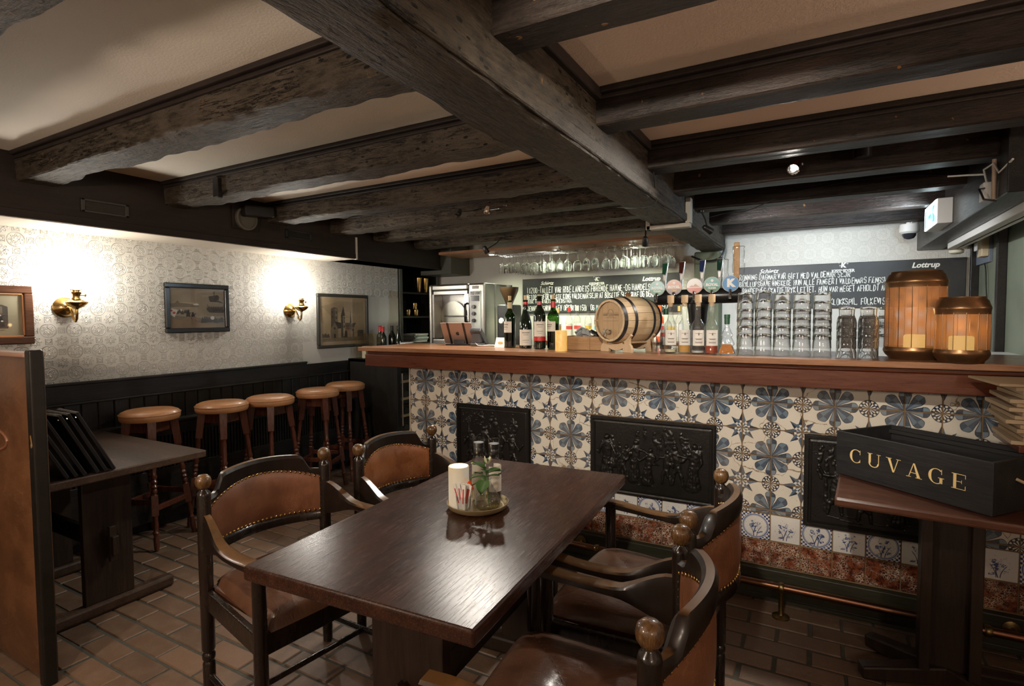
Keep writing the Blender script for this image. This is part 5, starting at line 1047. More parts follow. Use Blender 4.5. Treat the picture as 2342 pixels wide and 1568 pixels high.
# ------------------------------------------------------------------ copper lanterns
LCOP = plain('lantern_copper', (.20,.105,.048), .33, .85)
def m_mesh():
    m = Mat('perforated_copper'); x, y, z = m.xyz('Object'); a = y.atan2(x)
    p = (z*620+a*58).sin(); q = (z*620-a*58).sin(); hole = (p*q).abs().gt(.52)
    tr = m.n('ShaderNodeBsdfTransparent'); m.set((.48,.21,.07), .5, .2); mx = m.n('ShaderNodeMixShader'); m.L.new(hole.v, mx.inputs[0]); m.L.new(m.b.outputs[0], mx.inputs[1]); m.L.new(tr.outputs[0], mx.inputs[2]); m.L.new(mx.outputs[0], m.out.inputs[0]); return m.m
MESHM = m_mesh(); CANDLEY = emit('led_candle_glow', (1, .72, .22), .6); CANDLEW = plain('candle_wax', (.70,.62,.42), .5)
def lantern(label, loc, R, H, rz):
    t = thing('lantern', label, 'lantern', loc, rz, 'copper lanterns on the bar'); b, c = .052, H-.062
    MB().lathe([(.001, 0), (R*.80, 0), (R*.82, .006), (R*.93, .018), (R*.985, .030), (R*1.0, .034), (R*1.0, .040), (R*.97, b), (R*.92, b), (R*.92, .02), (.001, .02)], 40).build('base', LCOP, t, smooth=40)
    MB().lathe([(R*.92, c-.006), (R*.97, c-.006), (R*.985, c+.010), (R*1.0, c+.014), (R*1.0, c+.020), (R*.97, c+.026), (R*.90, c+.046), (R*.82, c+.054), (R*.80, c+.062), (R*.70, c+.062), (R*.72, c+.05), (R*.88, c+.01)], 40, cap=False).build('crown_ring', LCOP, t, smooth=40)
    for k in range(14):
        a0, a1 = 2*pi*k/14, 2*pi*(k+1)/14; m = MB(); r = R*.955
        m.grid(lambda u, v: (r*cos(a0+(a1-a0)*u), r*sin(a0+(a1-a0)*u), b-.002+(c-b+.004)*v), 3, 1).build('mesh_panel', MESHM, t, smooth=60, fix=False)
        MB().tube([(r*cos(a0)*1.005, r*sin(a0)*1.005, b), (r*cos(a0)*1.005, r*sin(a0)*1.005, c)], .0016, 6).build('seam_rib', LCOP, t)
    tag(MB().lathe([(.001, 0), (.038, 0), (.040, .006), (.040, .078), (.036, .083), (.012, .080), (.001, .076)], 24).build('led_candle', CANDLEY, None, smooth=40), 'glowing yellow pillar candle inside the %s copper lantern' % ('taller' if H > .3 else 'shorter'), 'candle').location = (loc[0], loc[1], loc[2]+.0205)
    point((loc[0], loc[1], loc[2]+H*.55), .22, (1, .70, .32), .02)
lantern('taller copper mesh lantern at the right end of the bar', (.3755, 2.915, 1.211), .114, .375, 0); lantern('shorter copper mesh lantern at the right end of the bar', (.5055, 2.755, 1.211), .0905, .258, .2)
# ------------------------------------------------------------------ barrel on its stand
OAK = wood('pale_oak', (.46,.33,.19), (.60,.46,.29), 0, 6, .45, .15); OAKH = wood('oak_head', (.36,.235,.125), (.46,.315,.175), 2, 6, .5, .15); PLY = wood('plywood', (.47,.33,.20), (.55,.40,.26), 2, 4, .55, .1); HOOP = plain('barrel_hoop', (.055,.055,.058), .38, .8)
ba = thing('wine_barrel', 'small pale oak barrel with dark metal hoops and a chrome tap on the bar', 'barrel', (-.900, 2.93, 1.211), radians(-116.3))
LB, ZC = .29, .170
def br(x): return .112+.020*(1-(2*x/LB)**2)
nst = 20
for k in range(nst):
    a0, a1 = 2*pi*k/nst+.006, 2*pi*(k+1)/nst-.006; m = MB()
    rings = []
    for i in range(13):
        x = -LB/2+LB*i/12; r = br(x); rings.append([(x, r*cos(a), ZC+r*sin(a)) for a in (a0, (a0+a1)/2, a1)]+[(x, (r-.011)*cos(a), ZC+(r-.011)*sin(a)) for a in (a1, a0)])
    m.loft(rings).build('stave', OAK, ba, smooth=40)
for x, wd in ((LB/2-.011, .020), (LB*.24, .017), (-LB*.24, .017), (-LB/2+.011, .020)):
    m = MB(); rings = []
    for i in range(49):
        a = 2*pi*i/48; rings.append([(xx, (br(xx)+d)*cos(a), ZC+(br(xx)+d)*sin(a)) for xx, d in ((x-wd/2, .0005), (x+wd/2, .0005), (x+wd/2, .0025), (x-wd/2, .0025))])
    m.loft(rings, cap=False).build('hoop', HOOP, ba, smooth=40)
for k in range(5):
    y0 = -.101+.0404*k; pts = []
    for yy in (y0+.0006, y0+.0398): h = sqrt(max(0, .1005**2-yy*yy)); pts.append((yy, h))
    (ya, ha), (yb, hb) = pts; ym = (ya+yb)/2; hm = sqrt(.1008**2-ym*ym)
    MB().prism([(ya, -ha), (ym, -hm), (yb, -hb), (yb, hb), (ym, hm), (ya, ha)], LB/2-.022, LB/2-.012, lambda u, v, d: (d, u, ZC+v)).build('head_plank', OAKH, ba)
MB().lathe([(.1, -LB/2+.012), (.1, -LB/2+.022)], 24, M=Matrix.Translation((0, 0, ZC)) @ Matrix.Rotation(pi/2, 4, 'Y')).build('rear_head', OAKH, ba)
BURN = plain('burnt_print', (.10,.06,.035), .7); FX = LB/2-.0115
def bt(s, sz, z, b=0): text(s, sz, BURN, ba, Matrix.Translation((FX, 0, z)) @ Matrix.Rotation(pi/2, 4, 'Z') @ Matrix.Rotation(pi/2, 4, 'X'), bold=b)
bt('HART LOCHAN', .016, ZC+.030, .0004); bt('CASK MATURED', .0075, ZC+.012) if 0 else None
m = MB()
for z, a in ((.040, .055), (-.002, .055), (.014, .04), (.020, .02)): m.box(FX-.0002, FX, -a, a, ZC+z, ZC+z+.0012)
for k in range(9): a0, a1 = pi*k/9, pi*(k+1)/9; m.bar((FX, .018*cos(a0), ZC+.042+.018*sin(a0)), (FX, .018*cos(a1), ZC+.042+.018*sin(a1)), .001)
m.build('burnt_print_lines', BURN, ba)
tp = MB().lathe([(.013, 0), (.013, .008), (.008, .010), (.008, .045), (.010, .046), (.010, .052)], 14, M=Matrix.Translation((LB/2-.012, -.0, ZC-.062)) @ Matrix.Rotation(pi/2, 4, 'Y')).build('tap', CHROME, ba, smooth=40)
MB().tube([(LB/2+.028, 0, ZC-.062), (LB/2+.028, 0, ZC-.085)], .006, 8).tube([(LB/2+.022, -.014, ZC-.048), (LB/2+.022, .014, ZC-.048)], .0045, 8).build('spout_and_lever', CHROME, tp, smooth=60)
MB().lathe([(.014, ZC+.130), (.018, ZC+.142), (.010, ZC+.150), (.001, ZC+.151)], 12).build('bung', wood('bung_wood', (.16,.075,.04), (.24,.12,.06), 2), ba, smooth=40)
cr = []
for k in range(13): a = radians(215+110*k/12); cr.append((.127*cos(a), ZC+.127*sin(a)))
side = [(.104, .098), (.112, .088), (.100, .078), (.098, .060), (.098, .045), (.108, .035), (.114, .018), (.114, 0)]
arch = [(.055, 0), (.052, .012), (.025, .004), (0, .002), (-.025, .004), (-.052, .012), (-.055, 0)]
arch = [(.052, 0), (.052, .022), (.03, .012), (0, .008), (-.03, .012), (-.052, .022), (-.052, 0)]
prof = cr+side+arch+[(-a, b) for a, b in reversed(side)]
for x in (.088, -.088): MB().prism(prof, x-.008, x+.008, lambda u, v, d: (d, u, v)).build('stand_plate', PLY, ba)
for y in (-.06, .06):
    MB().tube([(-.10, y, .052), (.10, y, .052)], .0075, 10).build('stand_dowel', PLY, ba, smooth=60); MB().lathe([(.007, 0), (.006, .004), (.001, .005)], 12, M=Matrix.Translation((.0962, y, .052)) @ Matrix.Rotation(pi/2, 4, 'Y')).build('cap_nut', BRASS, ba, smooth=60)
# ------------------------------------------------------------------ wooden crate with wrapped packets
CRT = wood('crate_pine', (.26,.14,.06), (.42,.25,.12), 0, 6, .55, .2)
ck = thing('small_crate', 'small pine crate full of wrapped packets behind the barrel', 'crate', (-1.165, 3.03, 1.211), radians(4))
MB().box(-.13, .13, -.10, -.092, 0, .078).build('front_board', CRT, ck, bevel=.002); MB().box(-.13, .13, .092, .10, 0, .078).build('back_board', CRT, ck, bevel=.002); MB().box(-.13, -.122, -.092, .092, 0, .078).build('end_board', CRT, ck, bevel=.002); MB().box(.122, .13, -.092, .092, 0, .078).build('end_board', CRT, ck, bevel=.002); MB().box(-.122, .122, -.092, .092, 0, .006).build('base_board', CRT, ck)
MB().box(.02, .034, -.104, -.10, 0, .078).build('corner_batten', CRT, ck)
rp = random.Random(3); FOIL = plain('clear_wrap', (.55,.56,.55), .12, .35)
for k in range(15):
    o = MB().slab(lambda u, v: ((u-.5)*.075, (v-.5)*.05, .010*noise.noise(Vector((u*4, v*4, k*3.1)))+.012*(1-(2*u-1)**2)), 7, 6, (0, 0, .007)).build('wrapped_packet', FOIL if k % 4 else BLACKM, None, smooth=25)
    o.location = (-1.165+rp.uniform(-.08, .09), 3.03+rp.uniform(-.05, .05), 1.225+.0062*k); o.rotation_euler = (rp.uniform(-.8,.8), rp.uniform(-.7,.7), rp.uniform(0, 6)); tag(o, ('shiny clear-wrapped' if k % 4 else 'black-wrapped')+' packet heaped in the small pine crate', 'packet', 'packets in the crate')
# ------------------------------------------------------------------ candle, card, tablet, card terminal on the bar
AMB_ = Mat('amber_candle_wax'); AMB_.set((.45,.27,.10), .45); AMB_.L.new(AMB_.mix(AMB_.noise(26, 3, .6, dist=1.).sm(.35,.65), (1,.42,.06), (1,.72,.22)), AMB_.b.inputs['Emission Color']); AMB_.b.inputs['Emission Strength'].default_value = .28; AMBC = AMB_.m
cn = tag(MB().lathe([(.001, 0), (.033, 0), (.034, .004), (.034, .112), (.031, .116), (.020, .108), (.001, .104)], 28).build('led_candle', AMBC, None, smooth=40), 'glowing amber pillar candle beside the four wine bottles on the bar', 'candle'); cn.location = (-1.245, 2.805, 1.211)
cd_ = thing('tent_card', 'white folded tent card with a gold oval emblem on the bar', 'card', (-1.765, 3.03, 1.2105), radians(-12))
MB().prism([(-.02, 0), (.02, 0), (.004, .062), (.003, .062), (.0185, .0012), (-.0185, .0012), (-.003, .062), (-.004, .062)][:3]+[(-.001, .062)], -.042, .042, lambda u, v, d: (d, u, v)).build('card_sheet', PAPER, cd_)
m = MB(); m.add([(.022*cos(k*pi/10), 0, .007*sin(k*pi/10)) for k in range(20)], [tuple(range(20))]); o = m.build('gold_emblem', plain('gold_ink', (.45,.30,.12), .5), cd_, fix=False); o.matrix_local = Matrix.Translation((.004, -.0128, .030)) @ Matrix.Rotation(-.27, 4, 'X')
tl = thing('tablet_stand', 'rose gold tablet leaning in a black holder, seen from behind, on the bar', 'tablet', (-2.19, 3.19, 1.211), radians(14))
Rt = Matrix.Translation((0, -.02, .03)) @ Matrix.Rotation(radians(32), 4, 'X')
MB().box(-.112, .112, -.004, .004, -.02, .150, M=Rt).build('tablet_shell', plain('rose_gold', (.34,.25,.21), .4, .5), tl, bevel=.003); MB().box(-.108, .108, .0042, .005, -.016, .146, M=Rt).build('screen', BLACK, tl)
for x in (-.06, .055): MB().box(x-.007, x+.007, -.007, -.0045, -.025, .152, M=Rt).build('holder_strap', BLACK, tl)
MB().box(-.09, .09, -.06, .07, 0, .008).box(-.04, .04, -.03, .0, .006, .05).build('holder_base', BLACK, tl, bevel=.002)
m = MB(); ap = [(0, .012), (.006, .0145), (.011, .012), (.0105, .008), (.0085, .003), (.0105, -.002), (.012, -.004), (.009, -.011), (.005, -.0145), (0, -.013), (-.005, -.0145), (-.0095, -.011), (-.013, -.003), (-.0125, .006), (-.009, .012), (-.005, .0138)]
m.add([(x, 0, z) for x, z in ap], [tuple(range(len(ap)))]); m.add([(.0005, 0, .0155), (.004, 0, .0165), (.0065, 0, .0225), (.002, 0, .0205)], [(0,1,2,3)]); o = m.build('fruit_emblem', BLACK, tl, fix=False); o.matrix_local = Rt @ Matrix.Translation((0, -.0046, .062))
te = thing('card_terminal', 'grey card payment terminal on a small stand next to the tablet', 'card terminal', (-2.005, 3.13, 1.211), radians(10))
Rm = Matrix.Translation((0, -.03, .10)) @ Matrix.Rotation(radians(-38), 4, 'X'); MB().box(-.04, .04, -.02, .155, -.018, .018, M=Rm).build('terminal_body', DGREY, te, bevel=.006); MB().box(-.034, .034, -.022, -.0195, -.012, .006, M=Rm).build('paper_slot', BLACK, te)
MB().box(-.033, .033, -.06, .05, 0, .02).box(-.028, .028, -.045, -.005, .02, .085).box(-.022, .022, .0, .03, .02, .05).build('terminal_stand', DGREY, te, bevel=.004)
MB().tube([(.0, -.05, .02), (.03, -.075, .006), (.07, -.05, .004), (.11, -.0, .004)], .003, 6).build('cable', WHITE, te, smooth=60)
o = MB().slab(lambda u, v: ((u-.5)*.2, (v-.5)*.09, .002*noise.noise(Vector((u*2, v*2, 0)))+.003), 6, 4, (0, 0, .001)).build('paper_sheet', PAPER, None, smooth=40); o.location = (-1.90, 3.17, 1.2115); o.rotation_euler = (0, 0, .15); tag(o, 'loose white paper slip lying beside the card terminal', 'paper')
# ------------------------------------------------------------------ beer taps
ta = thing('beer_tap_tower', 'black five-tap beer tower with chrome handles and round badges on the bar', 'beer tap', (-.585, 3.22, 1.211))
MB().lathe([(.060, 0), (.062, .01), (.050, .02), (.044, .10), (.052, .20), (.058, .245), (.058, .258), (.050, .262), (.046, .275), (.052, .295)], 28).build('tower_stem', BLACK, ta, smooth=40)
MB().tube([(-.24, 0, .298), (-.225, 0, .298), (.215, 0, .304), (.23, 0, .304)], [.034, .043, .043, .034], 18).build('cross_bar', BLACK, ta, smooth=40)
BAD = [((.003,.15,.055), (.09,.30,.29), 'ROYAL', 'PILSNER'), ((.09,.018,.006), (.36,.10,.025), 'ROYAL', 'Classic'), ((.50,.47,.44), (.60,.58,.56), None, None), ((.003,.15,.055), (.09,.30,.29), 'ROYAL', 'PILSNER'), ((.005,.13,.38), (.012,.20,.48), 'K', None)]
for k, x in enumerate((-.215, -.120, -.008, .085, .180)):
    zb_ = .352+.003*k; tk = MB().tube([(x, -.03, zb_-.03), (x, -.075, zb_-.035), (x, -.082, zb_-.08)], .008, 8).build('tap_spout', CHROME, ta, smooth=60)
    M = Matrix.Translation((x, -.062, zb_)) @ Matrix.Rotation(radians(12), 4, 'Z') @ Matrix.Rotation(pi/2, 4, 'X')
    bd = MB().lathe([(.001, -.012), (.040, -.012), (.044, -.008), (.0445, 0), (.042, .003), (.041, .0015)], 30, M=M).build('badge', plain('badge_rim', (.62,.62,.60), .3), ta, smooth=30)
    c1, c2, a, b = BAD[k]; lo, hi = plain('badge_low_%d' % (k % 3 if k < 3 else k), c1, .3), plain('badge_high_%d' % (k % 3 if k < 3 else k), c2, .3)
    def seg(a0, a1, mat, z=.0022): m = MB(); pts = [M @ Vector((.0405*cos(radians(a0+(a1-a0)*i/24)), .0405*sin(radians(a0+(a1-a0)*i/24)), z)) for i in range(25)]; m.add(pts, [tuple(range(25))]); m.build('badge_face', mat, bd, fix=False)
    seg(0, 360, hi); seg(195, 345, plain('badge_red', (.50,.12,.08), .3) if k == 2 else (hi if k == 4 else lo), .0027)
    T3 = lambda y: M @ Matrix.Translation((0, y, .0034)); Wt = plain('badge_white', (.7,.7,.68), .4)
    if a: text(a, .020 if k < 4 else .055, Wt, bd, T3(0 if k < 4 else .002), bold=.0012 if k < 4 else .004)
    if b: text(b, .0115, plain('badge_yellow', (.65,.42,.05), .4) if b == 'Classic' else Wt, bd, T3(-.018), shear=.2 if b == 'Classic' else 0, bold=.0004)
    if k in (0, 1, 3): m = MB(); m.add([M @ Vector(((.011 if i % 2 else .005)*sin(i*pi/6), .023+(.011 if i % 2 else .005)*cos(i*pi/6), .0033)) for i in range(12)], [tuple(range(12))]); m.build('badge_star', Wt, bd, fix=False)
    if k == 2: m = MB(); m.add([M @ Vector((u*.03, .0+v*.02, .0033)) for u, v in ((-1,-.3),(-.5,.2),(-.2,0),(.2,.6),(.6,.1),(1,-.3))], [tuple(range(6))]); m.build('badge_hill', plain('badge_rose', (.55,.33,.26), .4), bd, fix=False)
    if k < 4:
        hz = zb_+.045; h = MB(); hx = x+.03
        rings = [[(hx+a_*wv, -.02+b_*wv*.6+(.012*i), hz+zz) for a_, b_ in ((-1,-1),(1,-1),(1,1),(-1,1))] for i, (zz, wv) in enumerate(((-.05, .008), (0, .009), (.06, .014), (.105, .0165)))]
        hd = h.loft(rings).build('tap_handle', plain('satin_chrome', (.78,.78,.76), .3, .85), ta, bevel=.004)
        m = MB(); r0 = [(hx-.009, -.0315, hz+.035), (hx+.009, -.0315, hz+.035), (hx+.0145, .0035, hz+.10), (hx-.0145, .0035, hz+.10)]; m.add([(p[0], p[1]-.0022, p[2]) for p in r0], [(0,1,2,3)]); m.build('handle_inlay', plain('inlay_%d' % k, ((.01,.06,.03),(.05,.015,.012),(.02,.03,.09),(.01,.04,.03))[k], .3), hd, fix=False)
    else: MB().box(x+.008, x+.038, -.015, -.002, zb_+.03, zb_+.225).build('wooden_handle', wood('handle_wood', (.40,.22,.09), (.55,.33,.15), 2, 6, .45, .1), ta, bevel=.003)
def upglass(label, loc, s): o = MB().lathe([(.026, 0), (.028, 0), (.031, .05), (.027, .075), (.030, .14), (.027, .142), (.001, .14)], 20, cap=False).build('beer_glass', GLASSB, None, smooth=40); o.location = loc; o.scale = (s, s, s); tag(o, label, 'glass')
upglass('clear beer glass upturned over the tap handle beside the column', (-.455, 3.235, 1.572), 1.0); upglass('tall clear beer glass upturned over the wooden tap handle', (-.372, 3.212, 1.625), 1.08)
# ------------------------------------------------------------------ tray on the centre table
TZ = .751
tray = tag(MB().lathe([(.001, .004), (.088, .004), (.098, .010), (.104, .022), (.106, .021), (.100, .006), (.090, .0), (.001, .0)], 40).build('serving_tray', None or Mat('gold_tray').set((.38,.29,.15), .42, .55), None, smooth=40), 'round shallow gold tray on the centre table', 'tray'); tray.location = (-1.005, 1.557, TZ)
WV = Mat('woven_mat'); x_, y_, z_ = WV.xyz(); r_ = (x_*x_+y_*y_).sqrt(); wvn = ((r_*900).sin()*.5+(y_.atan2(x_)*60).sin()*.5); WVM = WV.set(WV.mix(wvn.sm(-.4,.4), (.17,.115,.055), (.40,.30,.16)), .6, bump=wvn, bd=.002, bs=.5)
MB().lathe([(.001, .0048), (.086, .0048), (.086, .0056), (.001, .0056)], 36).build('woven_mat', WVM, tray)
ZT = TZ+.0066
gl_m = Mat('alabaster_lit'); n_ = gl_m.noise(14, 4, .6, dist=1.2); gl_m.set((.36,.29,.18), .4); gl_m.L.new(gl_m.mix(n_.sm(.3,.7), (1,.93,.80), (.95,.70,.36)), gl_m.b.inputs['Emission Color']); gl_m.b.inputs['Emission Strength'].default_value = .16
cl = thing('candle_holder', 'glowing alabaster cylinder candle holder on the tray', 'candle holder', (-1.052, 1.512, ZT))
MB().lathe([(.001, 0), (.034, 0), (.035, .004), (.035, .140), (.033, .142), (.030, .138), (.030, .012), (.001, .010)], 28).build('cylinder', gl_m.m, cl, smooth=40); MB().lathe([(.001, .011), (.017, .011), (.017, .048), (.001, .046)], 16).build('tea_light', emit('tea_light_flame', (1, .9, .75), 12), cl, smooth=40)
point((-1.052, 1.512, ZT+.10), 1.6, (1, .86, .66), .02)
gs = thing('sugar_glass', 'small tapered glass holding white paper sticks on the tray', 'glass', (-1.012, 1.482, ZT)); MB().lathe([(.001, .004), (.019, 0), (.021, .003), (.027, .055), (.0255, .056), (.0195, .008), (.001, .008)], 10, cap=False).build('glass_body', GLASSB, gs, smooth=20)
rs = random.Random(8); REDP = plain('red_print', (.50,.06,.05), .6)
for k in range(12):
    a = -.55+.085*k; o = MB().box(-.0085, .0085, -.0006, .0006, 0, .085).build('paper_stick', PAPER, None); MB().box(-.003, .003, -.0011, -.0006, .02, .07).build('red_print', REDP, o)
    o.location = (-1.012+a*.016, 1.482+rs.uniform(-.010, .010), ZT+.009); o.rotation_euler = (rs.uniform(-.1,.1), a*.55, rs.uniform(-.35,.35)); tag(o, 'white paper sugar stick with red print standing in the small glass', 'sugar stick', 'sugar sticks in the glass')
def mill(label, loc, fill, fh, rz):
    t = thing('spice_mill', label, 'mill', loc, rz); MB().lathe([(.001, .003), (.022, 0), (.0245, .003), (.0245, .140), (.023, .148), (.0165, .152), (.0165, .175), (.001, .175)], 24, cap=False).build('glass_body', GLASS, t, smooth=40)
    MB().lathe([(.001, .005), (.022, .005), (.022, fh), (.001, fh)], 18).build('filling', fill, t, smooth=40); MB().lathe([(.018, .170), (.0185, .172), (.0185, .186), (.0172, .188), (.019, .190), (.019, .202), (.0195, .204), (.0195, .206)], 22).build('grinder_cap', BLACK, t, smooth=40); MB().lathe([(.0195, .204), (.020, .222), (.0188, .222), (.0185, .206)], 22, cap=False).build('clear_lid', GLASS, t, smooth=40)
    patch(.0250, .042, .130, 230, -90).build('label_paper', CREAM, t, smooth=60, fix=False); patch(.0254, .100, .106, 70, -90).build('label_print', INK, t, smooth=60, fix=False)
    return t
PEP = Mat('peppercorns'); PEP = PEP.set(PEP.mix(PEP.voro(190, out='Distance').sm(0., .6), (.10,.06,.045), (.012,.009,.008)), .5, bump=PEP.voro(190), bd=.004); SALT = Mat('coarse_salt'); SALT = SALT.set(SALT.mix(SALT.noise(220, 2).sm(.4,.6), (.50,.45,.36), (.68,.64,.56)), .5)
mill('glass salt mill with black cap and cream label at the back left of the tray', (-1.030, 1.605, ZT), SALT, .12, radians(30)); mill('glass pepper mill with black cap and dark peppercorns at the back right of the tray', (-.972, 1.612, ZT), PEP, .075, radians(100))
va = thing('bud_vase', 'small round glass bud vase with water on the tray', 'vase', (-.952, 1.535, ZT)); MB().lathe([(.001, .003), (.028, 0), (.040, .011), (.044, .026), (.039, .046), (.024, .070), (.014, .088), (.0120, .102), (.0145, .108), (.013, .108), (.011, .102)], 28, cap=False).build('glass_body', GLASSB, va, smooth=60); MB().lathe([(.001, .005), (.027, .003), (.038, .012), (.042, .026), (.039, .040), (.001, .040)], 24).build('water', glass('yellowish_water', (.86,.83,.62), .6, .05, 0, .04), va, smooth=60)
LEAF = Mat('green_leaf'); LEAF = LEAF.set(LEAF.mix(LEAF.noise(30, 3), (.035,.085,.022), (.075,.16,.045)), .32); PET = plain('orange_petal', (.80,.11,.015), .45); CRP = plain('cream_petal', (.62,.60,.42), .5)
fl = thing('flower_sprig', 'sprig of green leaves with a drooping orange flower standing in the bud vase', 'flower', (-.952, 1.535, ZT))
MB().tube([(.006, 0, .012), (.0, 0, .07), (-.004, -.002, .12), (-.012, -.004, .165)], .0022, 6).tube([(.0, 0, .10), (-.02, -.010, .125), (-.045, -.022, .118), (-.052, -.026, .098)], .0018, 6).build('stem', LEAF, fl, smooth=60)
def leaf(p, d, L, W, mat, up=(0, 0, 1), name='leaf', bend=.25):
    p, d = Vector(p), Vector(d).normalized(); s = d.cross(Vector(up)).normalized(); n = s.cross(d)
    fnl = lambda u, v: tuple(p+d*(L*u)+s*((v-.5)*2*W*(sin(pi*min(1, u*1.02))**.8)*(1-.25*u))-n*(bend*L*u*u)+n*(abs(v-.5)*W*.7)-n*.0004)
    return MB().slab(fnl, 8, 4, tuple(n*.0008)).build(name, mat, fl, smooth=60)
for p, d, L, W in (((-.005,-.002,.120), (.75,.35,.40), .052, .026), ((-.008,-.002,.135), (-.70,-.35,.60), .050, .022), ((-.002,-.004,.105), (.05,-.75,-.55), .058, .028), ((-.004,0,.11), (-.95,-.2,.05), .06, .009), ((-.003,0,.10), (-.85,-.5,-.15), .055, .008), ((0,0,.11), (.75,.1,.35), .045, .011), ((-.010,0,.15), (.1,.5,.7), .03, .01), ((-.008,0,.13), (.35,-.5,.25), .038, .017)): leaf(p, d, L, W, LEAF)
for k in range(8): a = 2*pi*k/8; leaf((-.052, -.026, .099), (.42*cos(a)-.15, .42*sin(a)-.1, -.9), .034, .005, PET, up=(cos(a), sin(a), .3), name='petal', bend=-.1)
for k in range(4): a = k*1.5; leaf((-.002, .006, .155), (.6*cos(a), .6*sin(a), .7), .026, .007, CRP, up=(cos(a), sin(a), -.2), name='cream_petal')
# ------------------------------------------------------------------ spot lamps, exit sign, camera and cables
LENS = emit('spot_lens', (1, .95, .85), 40)
def lamp(label, loc, tgt, mount, on=True, r=.022, L=.07, bodym=None):
    t = thing('spot_lamp', label, 'lamp', loc); d = (Vector(tgt)-Vector(loc)).normalized(); M = d.to_track_quat('Z', 'Y').to_matrix().to_4x4()
    MB().lathe([(r*.55, -L), (r*.8, -L*.9), (r, -L*.3), (r*1.05, -.004), (r*.9, -.006), (r*.8, -.015), (r*.4, -.02)], 18, M=M).build('lamp_head', bodym or BLACK, t, smooth=40)
    if on: MB().lathe([(r*.7 if r != .028 else .012, -.021 if r != .028 else -.005), (r*.7 if r != .028 else .012, -.0205 if r != .028 else -.004)], 14, M=M).build('lens', LENS, t)
    p = Vector(mount)-Vector(loc); MB().tube([M @ Vector((0, 0, -L*.5)), p*.6+Vector((0, 0, 0)), p], .005, 8).lathe([(.018, 0), (.018, .01)], 14, c=(p.x, p.y, p.z-.008)).build('bracket', bodym or BLACK, t, smooth=40)
    return t
LL = LAMPS
lamp('small chrome spot lamp on the fourth left joist, the brighter of the two', (LL[0][0][0], LL[0][0][1]+.0, LL[0][0][2]+.02), LL[0][1], (-1.88, 3.302, 2.17), True, .02, .05, CHROME); lamp('small dark spot lamp on the fourth left joist, left of the brighter one', (LL[1][0][0], LL[1][0][1], LL[1][0][2]+.02), LL[1][1], (-2.09, 3.302, 2.17), True, .02, .05)
lamp('shining silver spot lamp on the right joists above the glasses', (-.11, 3.03, 2.11), LL[2][1], (-.08, 3.101, 2.15), True, .028, .06, CHROME)
lamp('black swivel spot lamp hanging left of the glass rack', (-2.57, 4.18, 1.975), LL[3][1], (-2.57, 4.425, 2.14)); lamp('black swivel spot lamp hanging beside the white trunking', (-1.09, 3.96, 1.915), LL[4][1], (-1.09, 3.97, 2.11)); lamp('black swivel spot lamp on the right flank of the main beam', (-.60, 3.75, 1.945), LL[5][1], (-.66, 3.72, 2.08))
lamp('ceiling spot lamp behind the viewer on the left', (-1.9, .35, 2.07), LL[6][1], (-1.9, .36, 2.25), True, .03, .08); lamp('ceiling spot lamp behind the viewer on the right', (-.2, .25, 2.04), LL[7][1], (-.2, .26, 2.20), True, .03, .08)  # out-of-view spots added to light the foreground and the bar goods
tag(MB().lathe([(.035, 2.13), (.035, 2.19)], 20, (.18, 3.045, 0)).build('black_transformer', BLACK, None, smooth=40), 'short black cylinder fixed under the red ceiling strip beside the lit spot', 'lamp fitting')
es = thing('exit_sign', 'lit white and green emergency exit sign on the black bulkhead', 'exit sign', (.68, 4.19, 2.0)); MB().box(-.075, 0, -.19, .19, -.07, .075).build('housing', WHITE, es, bevel=.004)
EXW, EXG = emit('exit_panel', (.80, .95, 1), 9), emit('exit_green', (.05, .55, .45), 1.6)
MB().box(-.080, -.075, -.185, .185, -.066, .07).build('lit_panel', EXW, es); m = MB()
m.add([(-.0805, u, v) for u, v in ((.17, -.055), (.12, -.055), (.12, .05), (.17, .05))], [(0,1,2,3)]); m.add([(-.0805, u, v) for u, v in ((.06, .012), (.0, .012), (.0, .035), (-.05, .0), (.0, -.035), (.0, -.012), (.06, -.012))], [tuple(range(7))]); m.add([(-.0805, u, v) for u, v in ((-.08, -.05), (-.16, -.05), (-.16, -.02), (-.1, .01), (-.16, .045), (-.08, .05))], [tuple(range(6))]); m.build('pictogram', EXG, es, fix=False)
tag(MB().lathe([(.060, .055), (.062, .02), (.062, 0), (.048, -.012), (.045, -.014)], 28, (.60, 5.05, 2.02)).build('dome_camera', WHITE, None, smooth=40), 'white dome security camera with dark glass bowl above the right chalkboard', 'camera')
dc = bpy.data.objects['dome_camera']; MB().lathe([(.045, -.012), (.043, -.03), (.032, -.046), (.015, -.054), (.001, -.056)], 24, (.60, 5.05, 2.02)).build('dark_bowl', plain('smoked_dome', (.02,.022,.026), .08), dc, smooth=60); MB().lathe([(.02, .055), (.02, .075)], 12, (.60, 5.05, 2.02)).build('ceiling_mount', WHITE, dc)
MB().tube([(.60, 5.02, 2.07), (.62, 4.98, 2.10), (.66, 4.9, 2.115), (.675, 4.88, 2.12)], .005, 6).build('camera_cable', WHITE, dc, smooth=60)
tag(MB().lathe([(.030, 1.86), (.045, 1.852), (.042, 1.835), (.028, 1.828)], 20, (.86, 4.92, 0)).build('smoke_detector', plain('cream_plastic', (.50,.46,.36), .5), None, smooth=40), 'cream smoke detector under the far end of the bulkhead trunking', 'detector')
jb = tag(MB().box(.640, .680, 3.16, 3.23, 1.905, 1.985).build('junction_box', WHITE, None, bevel=.004), 'cream junction box with loose cables at the upper right', 'junction box')
